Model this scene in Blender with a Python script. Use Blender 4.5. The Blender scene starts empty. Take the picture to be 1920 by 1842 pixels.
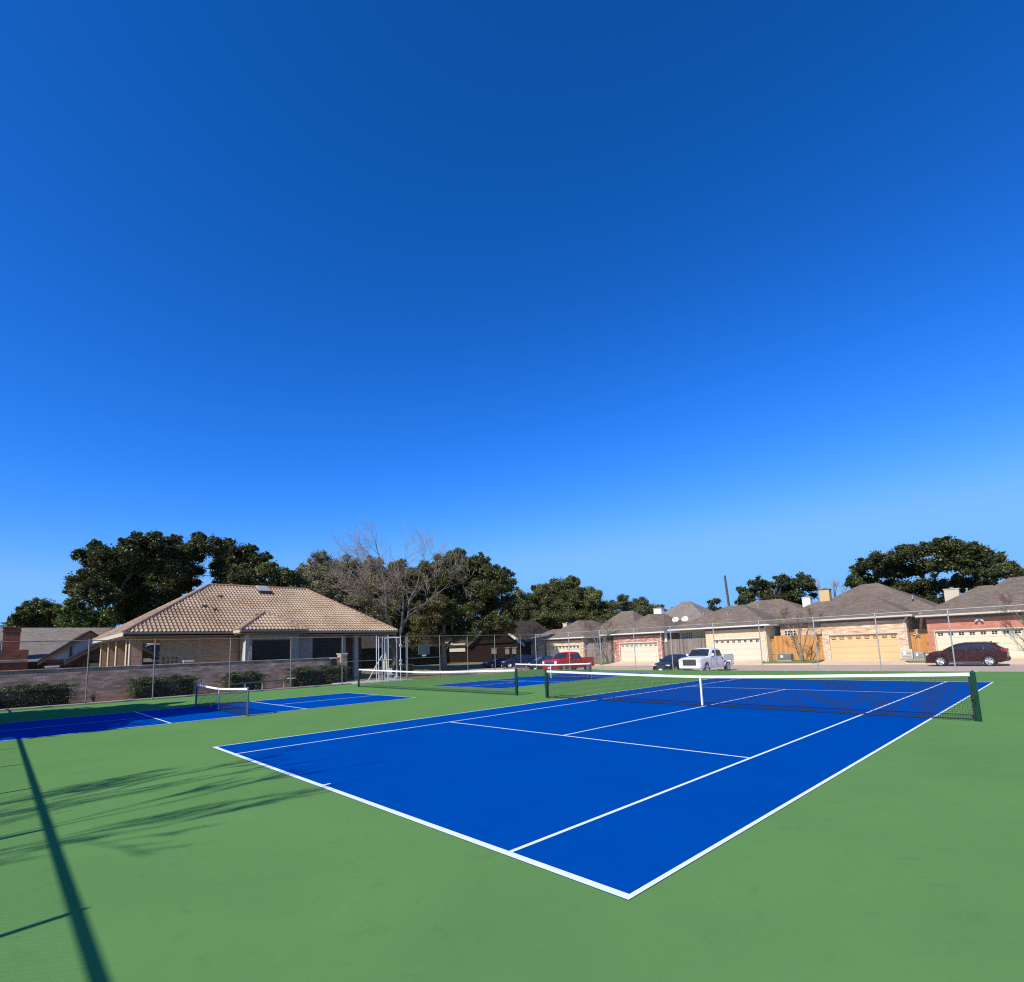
import bpy, math, random
import numpy as np
from mathutils import Vector, Matrix
R=math.radians
scene=bpy.context.scene
C=scene.collection
rnd=random.Random(7)

# ------------------------------------------------------------------ helpers
class MB:
    """collects faces; build() links them as ONE mesh object"""
    def __init__(s): s.v=[]; s.f=[]; s.m=[]
    def face(s,pts,mi=0):
        b=len(s.v); s.v+= [tuple(p) for p in pts]; s.f.append(tuple(range(b,b+len(pts)))); s.m.append(mi)
    def mesh(s,vs,fs,mi=0):
        b=len(s.v); s.v+=[tuple(p) for p in vs]
        for f in fs: s.f.append(tuple(b+i for i in f)); s.m.append(mi)
    def box(s,x0,x1,y0,y1,z0,z1,mi=0,bev=0):
        if bev<=0:
            vs=[(x,y,z) for z in (z0,z1) for y in (y0,y1) for x in (x0,x1)]
            s.mesh(vs,[(0,2,3,1),(4,5,7,6),(0,1,5,4),(2,6,7,3),(0,4,6,2),(1,3,7,5)],mi); return
        b=bev
        rings=[]
        for (z,i) in ((z0,b),(z0+b,0),(z1-b,0),(z1,b)):
            rings.append([(x0+b,y0+i,z),(x1-b,y0+i,z),(x1-i,y0+b,z),(x1-i,y1-b,z),(x1-b,y1-i,z),(x0+b,y1-i,z),(x0+i,y1-b,z),(x0+i,y0+b,z)])
        s.loft(rings,mi,True)
    def loft(s,rings,mi=0,caps=True):
        n=len(rings[0]); b=len(s.v)
        for r in rings: s.v+=[tuple(p) for p in r]
        for j in range(len(rings)-1):
            for i in range(n):
                k=(i+1)%n
                s.f.append((b+j*n+i,b+j*n+k,b+(j+1)*n+k,b+(j+1)*n+i)); s.m.append(mi)
        if caps:
            s.f.append(tuple(b+i for i in reversed(range(n)))); s.m.append(mi)
            s.f.append(tuple(b+(len(rings)-1)*n+i for i in range(n))); s.m.append(mi)
    def tube(s,pts,rad,n=8,mi=0,caps=True):
        pts=[Vector(p) for p in pts]
        if not hasattr(rad,'__len__'): rad=[rad]*len(pts)
        rings=[]; ref=None
        for i,p in enumerate(pts):
            d=(pts[min(i+1,len(pts)-1)]-pts[max(i-1,0)]).normalized()
            if ref is None:
                ref=d.cross(Vector((0,0,1)) if abs(d.z)<.9 else Vector((1,0,0))).normalized()
            else:
                ref=(ref-d*ref.dot(d))
                ref=ref.normalized() if ref.length>1e-6 else d.orthogonal().normalized()
            q=d.cross(ref)
            rings.append([p+ (ref*math.cos(2*math.pi*k/n)+q*math.sin(2*math.pi*k/n))*rad[i] for k in range(n)])
        s.loft(rings,mi,caps)
    def prism(s,poly,axis,a0,a1,mi=0):
        """extrude 2D poly along axis: 'x' -> poly is (y,z); 'y' -> (x,z); 'z' -> (x,y)"""
        def P(u,v,a): return {'x':(a,u,v),'y':(u,a,v),'z':(u,v,a)}[axis]
        s.loft([[P(u,v,a0) for u,v in poly],[P(u,v,a1) for u,v in poly]],mi,True)
    def build(s,name,mats,parent=None,smooth=None,fix=True):
        me=bpy.data.meshes.new(name); me.from_pydata(s.v,[],s.f)
        if not isinstance(mats,(list,tuple)): mats=[mats]
        for m in mats: me.materials.append(m)
        if len(mats)>1: me.polygons.foreach_set('material_index',s.m)
        if fix:
            import bmesh
            bm=bmesh.new(); bm.from_mesh(me); bmesh.ops.recalc_face_normals(bm,faces=bm.faces); bm.to_mesh(me); bm.free()
        if smooth is not None:
            me.polygons.foreach_set('use_smooth',[True]*len(me.polygons))
            me.set_sharp_from_angle(angle=R(smooth))
        me.update()
        o=bpy.data.objects.new(name,me); C.objects.link(o)
        if parent: o.parent=parent
        return o
def tag(o,label=None,cat=None,group=None,kind=None):
    if label: o['label']=label
    if cat: o['category']=cat
    if group: o['group']=group
    if kind: o['kind']=kind
    return o
def thing(name,loc,label,cat,group=None,rz=0):
    o=bpy.data.objects.new(name,None); C.objects.link(o); o.location=loc; o.rotation_euler=(0,0,rz)
    o.empty_display_size=.2
    return tag(o,label,cat,group)
def copy_tree(o,parent=None):
    c=o.copy(); C.objects.link(c)
    if parent: c.parent=parent
    for ch in [x for x in C.objects if x.parent==o]: copy_tree(ch,c)
    return c

# ------------------------------------------------------------------ materials
def newmat(name):
    m=bpy.data.materials.new(name); m.use_nodes=True
    nt=m.node_tree; b=nt.nodes['Principled BSDF']; return m,nt,b
def N(nt,t,**kw):
    n=nt.nodes.new(t)
    for k,v in kw.items(): setattr(n,k,v)
    return n
def ramp(nt,fac,stops):
    r=N(nt,'ShaderNodeValToRGB'); e=r.color_ramp.elements
    while len(e)<len(stops): e.new(.5)
    for i,(p,c) in enumerate(stops): e[i].position=p; e[i].color=(*c,1) if len(c)==3 else c
    nt.links.new(fac,r.inputs[0]); return r
def c_mul(c,k): return tuple(min(1,x*k) for x in c)
def pm(name,col,var=.12,scale=3,rough=.8,metal=0,coat=0,bump=0,bscale=60,detail=6,col2=None,spec=.5,coords='pos'):
    m,nt,b=newmat(name)
    L=nt.links.new
    g=N(nt,'ShaderNodeNewGeometry') if coords=='pos' else N(nt,'ShaderNodeTexCoord')
    src=g.outputs['Position'] if coords=='pos' else g.outputs['Object']
    n=N(nt,'ShaderNodeTexNoise'); n.inputs['Scale'].default_value=scale; n.inputs['Detail'].default_value=detail; n.inputs['Roughness'].default_value=.65
    L(src,n.inputs['Vector'])
    c2=col2 or c_mul(col,1+var); c1=c_mul(col,1-var) if not col2 else col
    r=ramp(nt,n.outputs['Fac'],[(.3,c1),(.7,c2)])
    L(r.outputs[0],b.inputs['Base Color'])
    b.inputs['Roughness'].default_value=rough; b.inputs['Metallic'].default_value=metal
    b.inputs['Coat Weight'].default_value=coat; b.inputs['Coat Roughness'].default_value=.05
    b.inputs['Specular IOR Level'].default_value=spec
    if bump:
        n2=N(nt,'ShaderNodeTexNoise'); n2.inputs['Scale'].default_value=bscale; n2.inputs['Detail'].default_value=4
        L(src,n2.inputs['Vector'])
        bp=N(nt,'ShaderNodeBump'); bp.inputs['Strength'].default_value=bump; bp.inputs['Distance'].default_value=.02
        L(n2.outputs['Fac'],bp.inputs['Height']); L(bp.outputs[0],b.inputs['Normal'])
    return m
def brick(name,c1,c2,mortar,bw=.22,bh=.075,var=.5,blotch=(1,1,1),rough=.9):
    m,nt,b=newmat(name); L=nt.links.new
    g=N(nt,'ShaderNodeNewGeometry'); sp=N(nt,'ShaderNodeSeparateXYZ'); L(g.outputs['Position'],sp.inputs[0])
    a=N(nt,'ShaderNodeMath',operation='ADD'); L(sp.outputs[0],a.inputs[0]); L(sp.outputs[1],a.inputs[1])
    cb=N(nt,'ShaderNodeCombineXYZ'); L(a.outputs[0],cb.inputs[0]); L(sp.outputs[2],cb.inputs[1])
    t=N(nt,'ShaderNodeTexBrick'); L(cb.outputs[0],t.inputs['Vector'])
    t.inputs['Color1'].default_value=(*c1,1); t.inputs['Color2'].default_value=(*c2,1); t.inputs['Mortar'].default_value=(*mortar,1)
    t.inputs['Scale'].default_value=1; t.inputs['Brick Width'].default_value=bw; t.inputs['Row Height'].default_value=bh
    t.inputs['Mortar Size'].default_value=.006; t.inputs['Bias'].default_value=0
    n=N(nt,'ShaderNodeTexNoise'); n.inputs['Scale'].default_value=1.0; n.inputs['Detail'].default_value=5
    mp=N(nt,'ShaderNodeMapping'); mp.inputs['Scale'].default_value=(1.2,5,1); L(cb.outputs[0],mp.inputs[0]); L(mp.outputs[0],n.inputs['Vector'])
    r=ramp(nt,n.outputs['Fac'],[(.35,(1-var,)*3),(.65,blotch)])
    mx=N(nt,'ShaderNodeMix',data_type='RGBA',blend_type='MULTIPLY'); mx.inputs[0].default_value=1
    L(t.outputs['Color'],mx.inputs[6]); L(r.outputs[0],mx.inputs[7]); L(mx.outputs[2],b.inputs['Base Color'])
    b.inputs['Roughness'].default_value=rough; b.inputs['Specular IOR Level'].default_value=.0
    bp=N(nt,'ShaderNodeBump'); bp.inputs['Strength'].default_value=.4; bp.inputs['Distance'].default_value=.01
    inv=N(nt,'ShaderNodeMath',operation='SUBTRACT'); inv.inputs[0].default_value=1; L(t.outputs['Fac'],inv.inputs[1])
    L(inv.outputs[0],bp.inputs['Height']); L(bp.outputs[0],b.inputs['Normal'])
    return m
def foliage(name,dark,light,trans=.25,scale=.5):
    m,nt,b=newmat(name); L=nt.links.new
    nt.nodes.remove(b)
    g=N(nt,'ShaderNodeNewGeometry'); n=N(nt,'ShaderNodeTexNoise'); n.inputs['Scale'].default_value=scale; n.inputs['Detail'].default_value=3
    L(g.outputs['Position'],n.inputs['Vector'])
    a=N(nt,'ShaderNodeMath',operation='MULTIPLY_ADD'); L(g.outputs['Random Per Island'],a.inputs[0]); a.inputs[1].default_value=.5
    L(n.outputs['Fac'],a.inputs[2])
    s=N(nt,'ShaderNodeMath',operation='SUBTRACT'); L(a.outputs[0],s.inputs[0]); s.inputs[1].default_value=.25
    r=ramp(nt,s.outputs[0],[(.2,dark),(.8,light)])
    d=N(nt,'ShaderNodeBsdfDiffuse'); t=N(nt,'ShaderNodeBsdfTranslucent'); gl=N(nt,'ShaderNodeBsdfGlossy'); gl.inputs['Roughness'].default_value=.45
    gl.inputs['Color'].default_value=(.5,.5,.5,1)
    L(r.outputs[0],d.inputs[0]); L(r.outputs[0],t.inputs[0])
    m1=N(nt,'ShaderNodeMixShader'); m1.inputs[0].default_value=trans; L(d.outputs[0],m1.inputs[1]); L(t.outputs[0],m1.inputs[2])
    m2=N(nt,'ShaderNodeMixShader'); m2.inputs[0].default_value=.05; L(m1.outputs[0],m2.inputs[1]); L(gl.outputs[0],m2.inputs[2])
    L(m2.outputs[0],nt.nodes['Material Output'].inputs[0])
    return m
def wiremesh(name,col,pitch,wire,diamond,axis,rough=.6,metal=0.):
    """woven wire / cord: transparent between the wires. axis: 'x' plane runs along x, 'y' along y"""
    m,nt,b=newmat(name); L=nt.links.new
    g=N(nt,'ShaderNodeNewGeometry'); sp=N(nt,'ShaderNodeSeparateXYZ'); L(g.outputs['Position'],sp.inputs[0])
    u=sp.outputs[0 if axis=='x' else 1]; v=sp.outputs[2]
    if diamond:
        a=N(nt,'ShaderNodeMath',operation='ADD'); L(u,a.inputs[0]); L(v,a.inputs[1]); s=N(nt,'ShaderNodeMath',operation='SUBTRACT'); L(u,s.inputs[0]); L(v,s.inputs[1])
        u,v=a.outputs[0],s.outputs[0]
    outs=[]
    for w in (u,v):
        dv=N(nt,'ShaderNodeMath',operation='DIVIDE'); L(w,dv.inputs[0]); dv.inputs[1].default_value=pitch
        fr=N(nt,'ShaderNodeMath',operation='FRACT'); L(dv.outputs[0],fr.inputs[0])
        lt=N(nt,'ShaderNodeMath',operation='LESS_THAN'); L(fr.outputs[0],lt.inputs[0]); lt.inputs[1].default_value=wire/pitch
        outs.append(lt.outputs[0])
    mx=N(nt,'ShaderNodeMath',operation='MAXIMUM'); L(outs[0],mx.inputs[0]); L(outs[1],mx.inputs[1])
    b.inputs['Base Color'].default_value=(*col,1); b.inputs['Roughness'].default_value=rough; b.inputs['Metallic'].default_value=metal
    tr=N(nt,'ShaderNodeBsdfTransparent'); ms=N(nt,'ShaderNodeMixShader')
    L(mx.outputs[0],ms.inputs[0]); L(tr.outputs[0],ms.inputs[1]); L(b.outputs[0],ms.inputs[2]); L(ms.outputs[0],nt.nodes['Material Output'].inputs[0])
    return m
def courtmat(name,col,var):
    """acrylic court paint: faint large blotches, fine sand grain"""
    m,nt,b=newmat(name); L=nt.links.new
    g=N(nt,'ShaderNodeNewGeometry')
    n=N(nt,'ShaderNodeTexNoise'); n.inputs['Scale'].default_value=.45; n.inputs['Detail'].default_value=7; n.inputs['Roughness'].default_value=.6; L(g.outputs['Position'],n.inputs['Vector'])
    f=N(nt,'ShaderNodeTexNoise'); f.inputs['Scale'].default_value=220; f.inputs['Detail'].default_value=2; L(g.outputs['Position'],f.inputs['Vector'])
    r=ramp(nt,n.outputs['Fac'],[(.3,c_mul(col,1-var)),(.72,c_mul(col,1+var))])
    r2=ramp(nt,f.outputs['Fac'],[(.3,(.86,)*3),(.7,(1.1,)*3)])
    mx=N(nt,'ShaderNodeMix',data_type='RGBA',blend_type='MULTIPLY'); mx.inputs[0].default_value=1
    L(r.outputs[0],mx.inputs[6]); L(r2.outputs[0],mx.inputs[7])
    sc_=N(nt,'ShaderNodeTexNoise'); sc_.inputs['Scale'].default_value=3.1; sc_.inputs['Detail'].default_value=10; sc_.inputs['Roughness'].default_value=.72; sc_.inputs['Distortion'].default_value=.6; L(g.outputs['Position'],sc_.inputs['Vector'])
    r3=ramp(nt,sc_.outputs['Fac'],[(.36,(.93,.93,.93)),(.44,(1,1,1)),(.60,(1,1,1)),(.68,(1.07,1.06,1.05))])
    my=N(nt,'ShaderNodeMix',data_type='RGBA',blend_type='MULTIPLY'); my.inputs[0].default_value=1; L(mx.outputs[2],my.inputs[6]); L(r3.outputs[0],my.inputs[7]); L(my.outputs[2],b.inputs['Base Color'])
    b.inputs['Roughness'].default_value=.9; b.inputs['Specular IOR Level'].default_value=0
    bp=N(nt,'ShaderNodeBump'); bp.inputs['Strength'].default_value=.25; bp.inputs['Distance'].default_value=.003
    L(f.outputs['Fac'],bp.inputs['Height']); L(bp.outputs[0],b.inputs['Normal'])
    return m

M={}
M['green']=courtmat('court_green_paint',(.126,.265,.078),.065)
M['blue']=courtmat('court_blue_paint',(.0,.068,.325),.045)
M['line']=pm('line_paint',(.77,.83,.84),.05,8,.8,spec=.1,bump=.1,bscale=200)
M['netcord']=wiremesh('net_cord_x',(.01,.02,.015),.045,.0054,False,'x',.7)
M['netcord2']=wiremesh('pickle_net_cord_x',(.012,.02,.018),.045,.009,False,'x',.7)
M['chain_y']=wiremesh('chain_link_y',(.13,.11,.09),.075,.0030,True,'y',.8,0)
M['chain_x']=wiremesh('chain_link_x',(.22,.22,.20),.075,.0030,True,'x',.9,0)
M['tape']=pm('white_vinyl_tape',(.85,.85,.82),.03,6,.6)
M['blacktape']=pm('black_vinyl_tape',(.015,.018,.018),.1,6,.6)
M['postgreen']=pm('dark_green_enamel',(.0,.045,.018),.12,9,.4,coat=.15)
M['postgrey']=pm('grey_black_enamel',(.10,.11,.11),.2,9,.3,coat=.3)
M['galv']=pm('galvanised_steel',(.42,.42,.40),.15,12,.5,metal=.35)
M['galvdark']=pm('weathered_steel',(.22,.20,.18),.2,12,.6,metal=.3)
M['galvwhite']=pm('whitish_steel',(.62,.62,.60),.1,12,.45,metal=.1)
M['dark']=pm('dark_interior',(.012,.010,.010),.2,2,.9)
M['chrome']=pm('bright_metal',(.7,.7,.7),.03,5,.15,metal=1)

# ------------------------------------------------------------------ world, sun, camera
EL=41.5; AZ_X=.15
w=bpy.data.worlds.new('World'); scene.world=w; w.use_nodes=True
nt=w.node_tree; bg=nt.nodes['Background']; sky=nt.nodes.new('ShaderNodeTexSky'); sky.sky_type='NISHITA'
sky.sun_disc=False; sky.sun_elevation=R(EL); sky.sun_rotation=R(180-8.5)
sky.air_density=1.0; sky.dust_density=.15; sky.ozone_density=4.0; sky.altitude=200
# deep polarised-looking winter sky: contrast curve per channel on the physical sky
sep=nt.nodes.new('ShaderNodeSeparateColor'); com=nt.nodes.new('ShaderNodeCombineColor'); nt.links.new(sky.outputs[0],sep.inputs[0])
SK=.1
for i,(a_,g_,mx_) in enumerate(((5.4,2.5,.21),(1.58,1.30,.53),(3.3,1.4,1.05))):
    m1=nt.nodes.new('ShaderNodeMath'); m1.operation='MULTIPLY'; m1.inputs[1].default_value=SK
    m2=nt.nodes.new('ShaderNodeMath'); m2.operation='POWER'; m2.inputs[1].default_value=g_
    m3=nt.nodes.new('ShaderNodeMath'); m3.operation='MULTIPLY'; m3.inputs[1].default_value=a_/SK
    m4=nt.nodes.new('ShaderNodeMath'); m4.operation='SMOOTH_MIN'; m4.inputs[1].default_value=mx_/SK; m4.inputs[2].default_value=mx_*.45/SK; nt.links.new(m3.outputs[0],m4.inputs[0])
    nt.links.new(sep.outputs[i],m1.inputs[0]); nt.links.new(m1.outputs[0],m2.inputs[0]); nt.links.new(m2.outputs[0],m3.inputs[0]); nt.links.new(m4.outputs[0],com.inputs[i])
nt.links.new(com.outputs[0],bg.inputs[0]); bg.inputs[1].default_value=SK
sd=bpy.data.lights.new('sun','SUN'); sd.energy=5.0; sd.angle=R(.5); sd.color=(1,.94,.85)
so=bpy.data.objects.new('sun',sd); C.objects.link(so)
dirn=Vector((-AZ_X*math.cos(R(EL)),math.cos(R(EL)),-math.sin(R(EL))))
so.rotation_euler=dirn.to_track_quat('-Z','Y').to_euler(); so.location=(0,-30,40)

cam=bpy.data.cameras.new('camera'); co=bpy.data.objects.new('camera',cam); C.objects.link(co); scene.camera=co
pitch,roll,yaw=.1318,-.037,-.8092
fw=Vector((math.sin(yaw)*math.cos(pitch),math.cos(yaw)*math.cos(pitch),math.sin(pitch)))
rt=Vector((math.cos(yaw),-math.sin(yaw),0)); up=rt.cross(fw)
r2=rt*math.cos(roll)+up*math.sin(roll); u2=-rt*math.sin(roll)+up*math.cos(roll)
co.matrix_world=Matrix(((r2.x,u2.x,-fw.x,13.5988),(r2.y,u2.y,-fw.y,-3.5997),(r2.z,u2.z,-fw.z,1.9273),(0,0,0,1)))
cam.sensor_fit='HORIZONTAL'; cam.sensor_width=36; cam.lens=36*1013.38/1920; cam.shift_y=160.77/1920
cam.clip_start=.05; cam.clip_end=4000

scene.view_settings.view_transform='Standard'; scene.view_settings.look='None'; scene.view_settings.exposure=0; scene.view_settings.gamma=1
scene.cycles.transparent_max_bounces=24; scene.cycles.max_bounces=5
scene.cycles.diffuse_bounces=2; scene.cycles.sample_clamp_indirect=3; scene.cycles.sample_clamp_direct=12; scene.cycles.use_denoising=False; scene.cycles.pixel_filter_type='BLACKMAN_HARRIS'; scene.cycles.filter_width=1.15

# ------------------------------------------------------------------ ground and paving
def st(o,label=None): return tag(o,label,None,None,'structure')
def sm(a,b,x): t=max(0,min(1,(x-a)/(b-a))); return t*t*(3-2*t)
def gh(x,y):
    """terrain height outside the courts"""
    z=-.14
    z+= -.62*sm(30.9,31.6,y)          # drop behind the far fence
    far=sm(49,56,y); z+= .55*far
    lef=sm(-19.9,-34,x) if False else 0
    if x<-20: z += .38*sm(-20,-26,x)*0
    # lawn behind the left fence falls gently to the street
    if x<-19.5 and 27<y<50: pass
    return z
def gh2(x,y):
    zl=-.14-.42*sm(20,34,y)*sm(-45,-41,x)+.36*sm(50,56,y)*sm(-45,-41,x)
    zr=-.14-.45*sm(30.8,31.4,y)+.39*sm(50,54,y)
    t=sm(-19.6,-22,x)
    return zl*t+zr*(1-t)
M['grass']=pm('dry_winter_grass',(.16,.14,.065),.25,1.2,.95,bump=.6,bscale=30,col2=(.33,.27,.15),spec=.1)
M['lawn']=pm('mown_lawn',(.13,.155,.05),.25,2.2,.95,bump=.6,bscale=40,col2=(.25,.25,.10),spec=.1)
M['mulch']=pm('soil_and_leaf_litter',(.07,.045,.03),.3,5,.95,bump=.8,bscale=25,col2=(.22,.15,.10),spec=.1)
M['asphalt']=pm('sun_bleached_concrete_street',(.44,.33,.25),.1,.35,.9,bump=.2,bscale=60,col2=(.56,.43,.33),detail=9,spec=0)
M['concrete']=pm('driveway_concrete',(.62,.46,.30),.1,.6,.85,bump=.15,bscale=50,col2=(.76,.58,.40),detail=8,spec=0)
M['kerb']=pm('kerb_concrete',(.33,.27,.19),.12,3,.85,bump=.3,bscale=40,col2=(.45,.38,.28))
xs=sorted(set([-1500,-700,-300,-150,-100]+[x for x in range(-80,41,4)]+[-24,-23,-22,-21,-20,-19,60,120,300,900,1500]))
ys=sorted(set([-1500,-600,-200,-60,-20,0,10]+list(range(18,60,2))+[30.8,31.0,31.2,31.4]+[70,90,130,250,600,1500]))
mb=MB(); vs=[(x,y,gh2(x,y)) for y in ys for x in xs]; nx=len(xs)
mb.mesh(vs,[(j*nx+i,j*nx+i+1,(j+1)*nx+i+1,(j+1)*nx+i) for j in range(len(ys)-1) for i in range(nx-1)])
st(mb.build('ground',M['grass'],smooth=60,fix=False))
# mulch bed between fence and clubhouse wall
mb=MB(); mb.mesh([(-24.6,-20,-.1),(-20.3,-20,-.1),(-20.3,15.2,-.1),(-24.6,15.2,-.1)],[(0,1,2,3)]); st(mb.build('planting_bed',M['mulch'],fix=False))
# courts slab (green)
mb=MB(); mb.box(-19.75,19.5,-7.0,30.85,-.7,0); st(mb.build('court_ground',M['green']))
mb=MB(); mb.box(-20.3,-19.76,-20,13.4,-.3,.07,bev=.015); st(mb.build('kerb',M['kerb'],smooth=30))
mb=MB(); mb.box(-23.4,-19.77,13.6,18.6,-.3,-.02,bev=.01); mb.box(-20.2,-19.77,18.7,30.8,-.4,-.03); st(mb.build('footpath',pm('pale_path_concrete',(.55,.52,.46),.1,2,.85)))

def court(name,x0,x1,y0,y1,lines):
    mb=MB(); z=.004
    mb.mesh([(x0,y0,z),(x1,y0,z),(x1,y1,z),(x0,y1,z)],[(0,1,2,3)])
    o=st(mb.build(name,M['blue'],fix=False))
    ml=MB(); z=.008
    for (a,b,c,d) in lines: ml.mesh([(a,c,z),(b,c,z),(b,d,z),(a,d,z)],[(0,1,2,3)])
    ml.build('painted_lines',M['line'],o,fix=False)
    return o
W=10.97; Lc=23.77; s_=1.372; h=.05
ln=[(0,W,0,.085),(0,W,Lc-.085,Lc),(0,h,.085,Lc-.085),(W-h,W,.085,Lc-.085),
    (s_,s_+h,.085,Lc-.085),(W-s_-h,W-s_,.085,Lc-.085),
    (s_+h,W-s_-h,5.46,5.51),(s_+h,W-s_-h,18.26,18.31),
    (W/2-.025,W/2+.025,5.51,18.26),(W/2-.025,W/2+.025,.085,.19),(W/2-.025,W/2+.025,Lc-.19,Lc-.085)]
court('tennis_court',0,W,0,Lc,ln)
def pcourt(x0,x1,y0,y1,yn,k=2.13):
    h=.05; xc=(x0+x1)/2
    return [(x0,x1,y0,y0+h),(x0,x1,y1-h,y1),(x0,x0+h,y0+h,y1-h),(x1-h,x1,y0+h,y1-h),
            (x0+h,x1-h,yn-k-h,yn-k),(x0+h,x1-h,yn+k,yn+k+h),
            (xc-h/2,xc+h/2,y0+h,yn-k-h),(xc-h/2,xc+h/2,yn+k+h,y1-h)]
court('pickleball_court',-12.5,-6.3,-4.15,9.5,pcourt(-12.5,-6.3,-4.15,9.5,2.65))
court('pickleball_court',-12.45,-6.25,14.35,27.9,pcourt(-12.45,-6.25,14.35,27.9,21.2))

# ------------------------------------------------------------------ street, driveways, lawns on the far side
mb=MB(); mb.box(-43.5,60,31.45,49.6,-.9,-.53); st(mb.build('street',M['asphalt']))
mb=MB()
for a,b in ((-75,-38.6),(-32.0,-27.0),(-19.6,-14.9),(-8.6,-3.9),(3.2,4.4),(11.2,40)):
    pass
st_k=MB()
for a,b in ((-60,-39.4),(-31.6,-27.4),(-20.4,-15.3),(-8.6,-3.6),(3.2,4.6),(10.9,40)):
    st_k.box(a,b,49.62,49.77,-.7,-.39,bev=.03)
st(st_k.build('street_kerb',M['concrete'],smooth=30))
mb=MB()
for x in (-13.6,-10.9,-8.15,-5.4,-2.6,.28,3.02,5.8,8.6): mb.box(x-.06,x+.06,33,40.75,-.6,-.526)
st(mb.build('parking_lines',M['line']))
def drive(x0,x1):
    mb=MB(); f=1.1
    mb.loft([[(x0-f,49.62,-.8),(x1+f,49.62,-.8),(x1+f,49.62,-.522),(x0-f,49.62,-.522)],
             [(x0-.2,51.0,-.8),(x1+.2,51.0,-.8),(x1+.2,51.0,-.36),(x0-.2,51.0,-.36)],
             [(x0,52.6,-.8),(x1,52.6,-.8),(x1,52.6,-.18),(x0,52.6,-.18)]])
    st(mb.build('driveway',M['concrete'],smooth=30))
for a,b in ((-38.4,-32.4),(-26.7,-20.8),(-14.6,-8.9),(-3.2,2.8),(4.8,10.6)): drive(a,b)
def lawnpatch(x0,x1,tree=False):
    mb=MB(); n=12; pts=[]
    r=1.2 if x1-x0>3 else .6
    def arc(cx,cy,a0,a1): return [(cx+r*math.cos(R(a0+(a1-a0)*i/n)),cy+r*math.sin(R(a0+(a1-a0)*i/n))) for i in range(n+1)]
    poly=[(x1,53.8)]+[(x0,53.8)]+arc(x0+r,49.9+r,180,270)+arc(x1-r,49.9+r,270,360)
    mb.loft([[(x,y,-.7) for x,y in poly],[(x,y,-.37+.2*sm(50,53,y)) for x,y in poly]])
    st(mb.build('lawn',M['lawn']))
for a,b in ((-60,-39.3),(-31.7,-27.2),(-20.3,-15.2),(-8.4,-3.8),(3.35,4.5),(11.0,30)): lawnpatch(a,b)

# ------------------------------------------------------------------ nets
def net(name,label,x0,x1,y,hp,hc,post,cord,strap=True,prad=.045,square=True,group=None,tape=.065,over=.0,wind=None):
    t=thing(name,((x0+x1)/2,y,0),label,'net',group); ox,oy=(x0+x1)/2,y
    n=24; X=[x0+(x1-x0)*i/n for i in range(n+1)]
    def ztop(x): u=abs((x-ox)/((x1-x0)/2)); return hc+(hp-hc)*(u**1.25)
    a=x0-ox+prad; b=x1-ox-prad
    def loc(x): return max(a,min(b,x-ox))
    mb=MB()
    for i in range(n):
        mb.face([(loc(X[i]),0,.04),(loc(X[i+1]),0,.04),(loc(X[i+1]),0,ztop(X[i+1])-.03),(loc(X[i]),0,ztop(X[i])-.03)])
    o=mb.build('mesh',cord,t,fix=False)
    mb=MB(); r=[]
    for i in range(n+1):
        x=loc(X[i]); z=ztop(X[i])
        r.append([(x,-.012,z-tape),(x,.012,z-tape),(x,.014,z-.01),(x,.007,z+.006),(x,-.007,z+.006),(x,-.014,z-.01)])
    mb.loft(r); mb.build('headband',M['tape'],t,smooth=40)
    mb=MB(); mb.box(a,b,-.008,.008,.025,.055); 
    for e in (a,b-.04): mb.box(e,e+.04,-.013,.013,.08,hp-tape-.02)
    mb.build('edge_tape',M['blacktape'],t)
    if strap:
        mb=MB(); z=hc
        mb.box(-.026,.026,-.018,-.015,.03,z+.012); mb.box(-.026,.026,.015,.018,.03,z+.012); mb.box(-.026,.026,-.018,.018,z+.012,z+.016)
        mb.build('center_strap',M['tape'],t)
    for sgn,x in ((-1,x0-ox),(1,x1-ox)):
        mb=MB()
        if square: mb.box(x-prad,x+prad,-prad,prad,0,hp+.02,bev=.008); mb.box(x-prad*.8,x+prad*.8,-prad*.8,prad*.8,hp+.02,hp+.035)
        else: mb.tube([(x,0,0),(x,0,hp+.02),(x,0,hp+.04)],[prad,prad,prad*.6],14)
        p=mb.build('post',post,t,smooth=40)
        mb=MB(); mb.tube([(x-sgn*(prad+.02),-.0,hp-.42),(x-sgn*(prad+.02),-.0,hp-.1)],.012,6)
        if wind:
            mb.box(x-sgn*prad-.03,x-sgn*prad+.03,-.05,.05,.45,.62,bev=.01); mb.tube([(x,-.05,.53),(x,-.14,.53),(x,-.14,.42)],.009,6)
            zz=.08
            for q in range(9):
                z0=.08+q*(hp-.2)/9; mb.tube([(x-sgn*prad,0,z0),(x-sgn*(prad+.05),0.01,z0+.05),(x-sgn*prad,0,z0+.1)],.006,5)
            mb.tube([(x-sgn*(prad-.01),0,hp-.02),(x,-.0,hp+.045),(x+sgn*.01,0,hp+.05)],.013,6)
        mb.build('winch' if wind else 'lacing_rod',M['blacktape'],p)
    return t
net('tennis_net','long tennis net with white centre strap across the large blue court',-.93,11.78,11.885,1.03,.90,M['postgreen'],M['netcord'],True,.047,group='tennis nets',wind=True)
net('tennis_net','strapless tennis net standing on bare green between the two small blue courts',-16.35,-2.83,12.1,1.05,.93,M['postgreen'],M['netcord'],False,.047,group='tennis nets',wind=True)
net('pickleball_net','short sagging pickleball net on the shaded small blue court nearest the brick wall',-12.55,-6.05,2.65,.93,.84,M['postgrey'],M['netcord2'],True,.035,False,group='pickleball nets')
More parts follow.
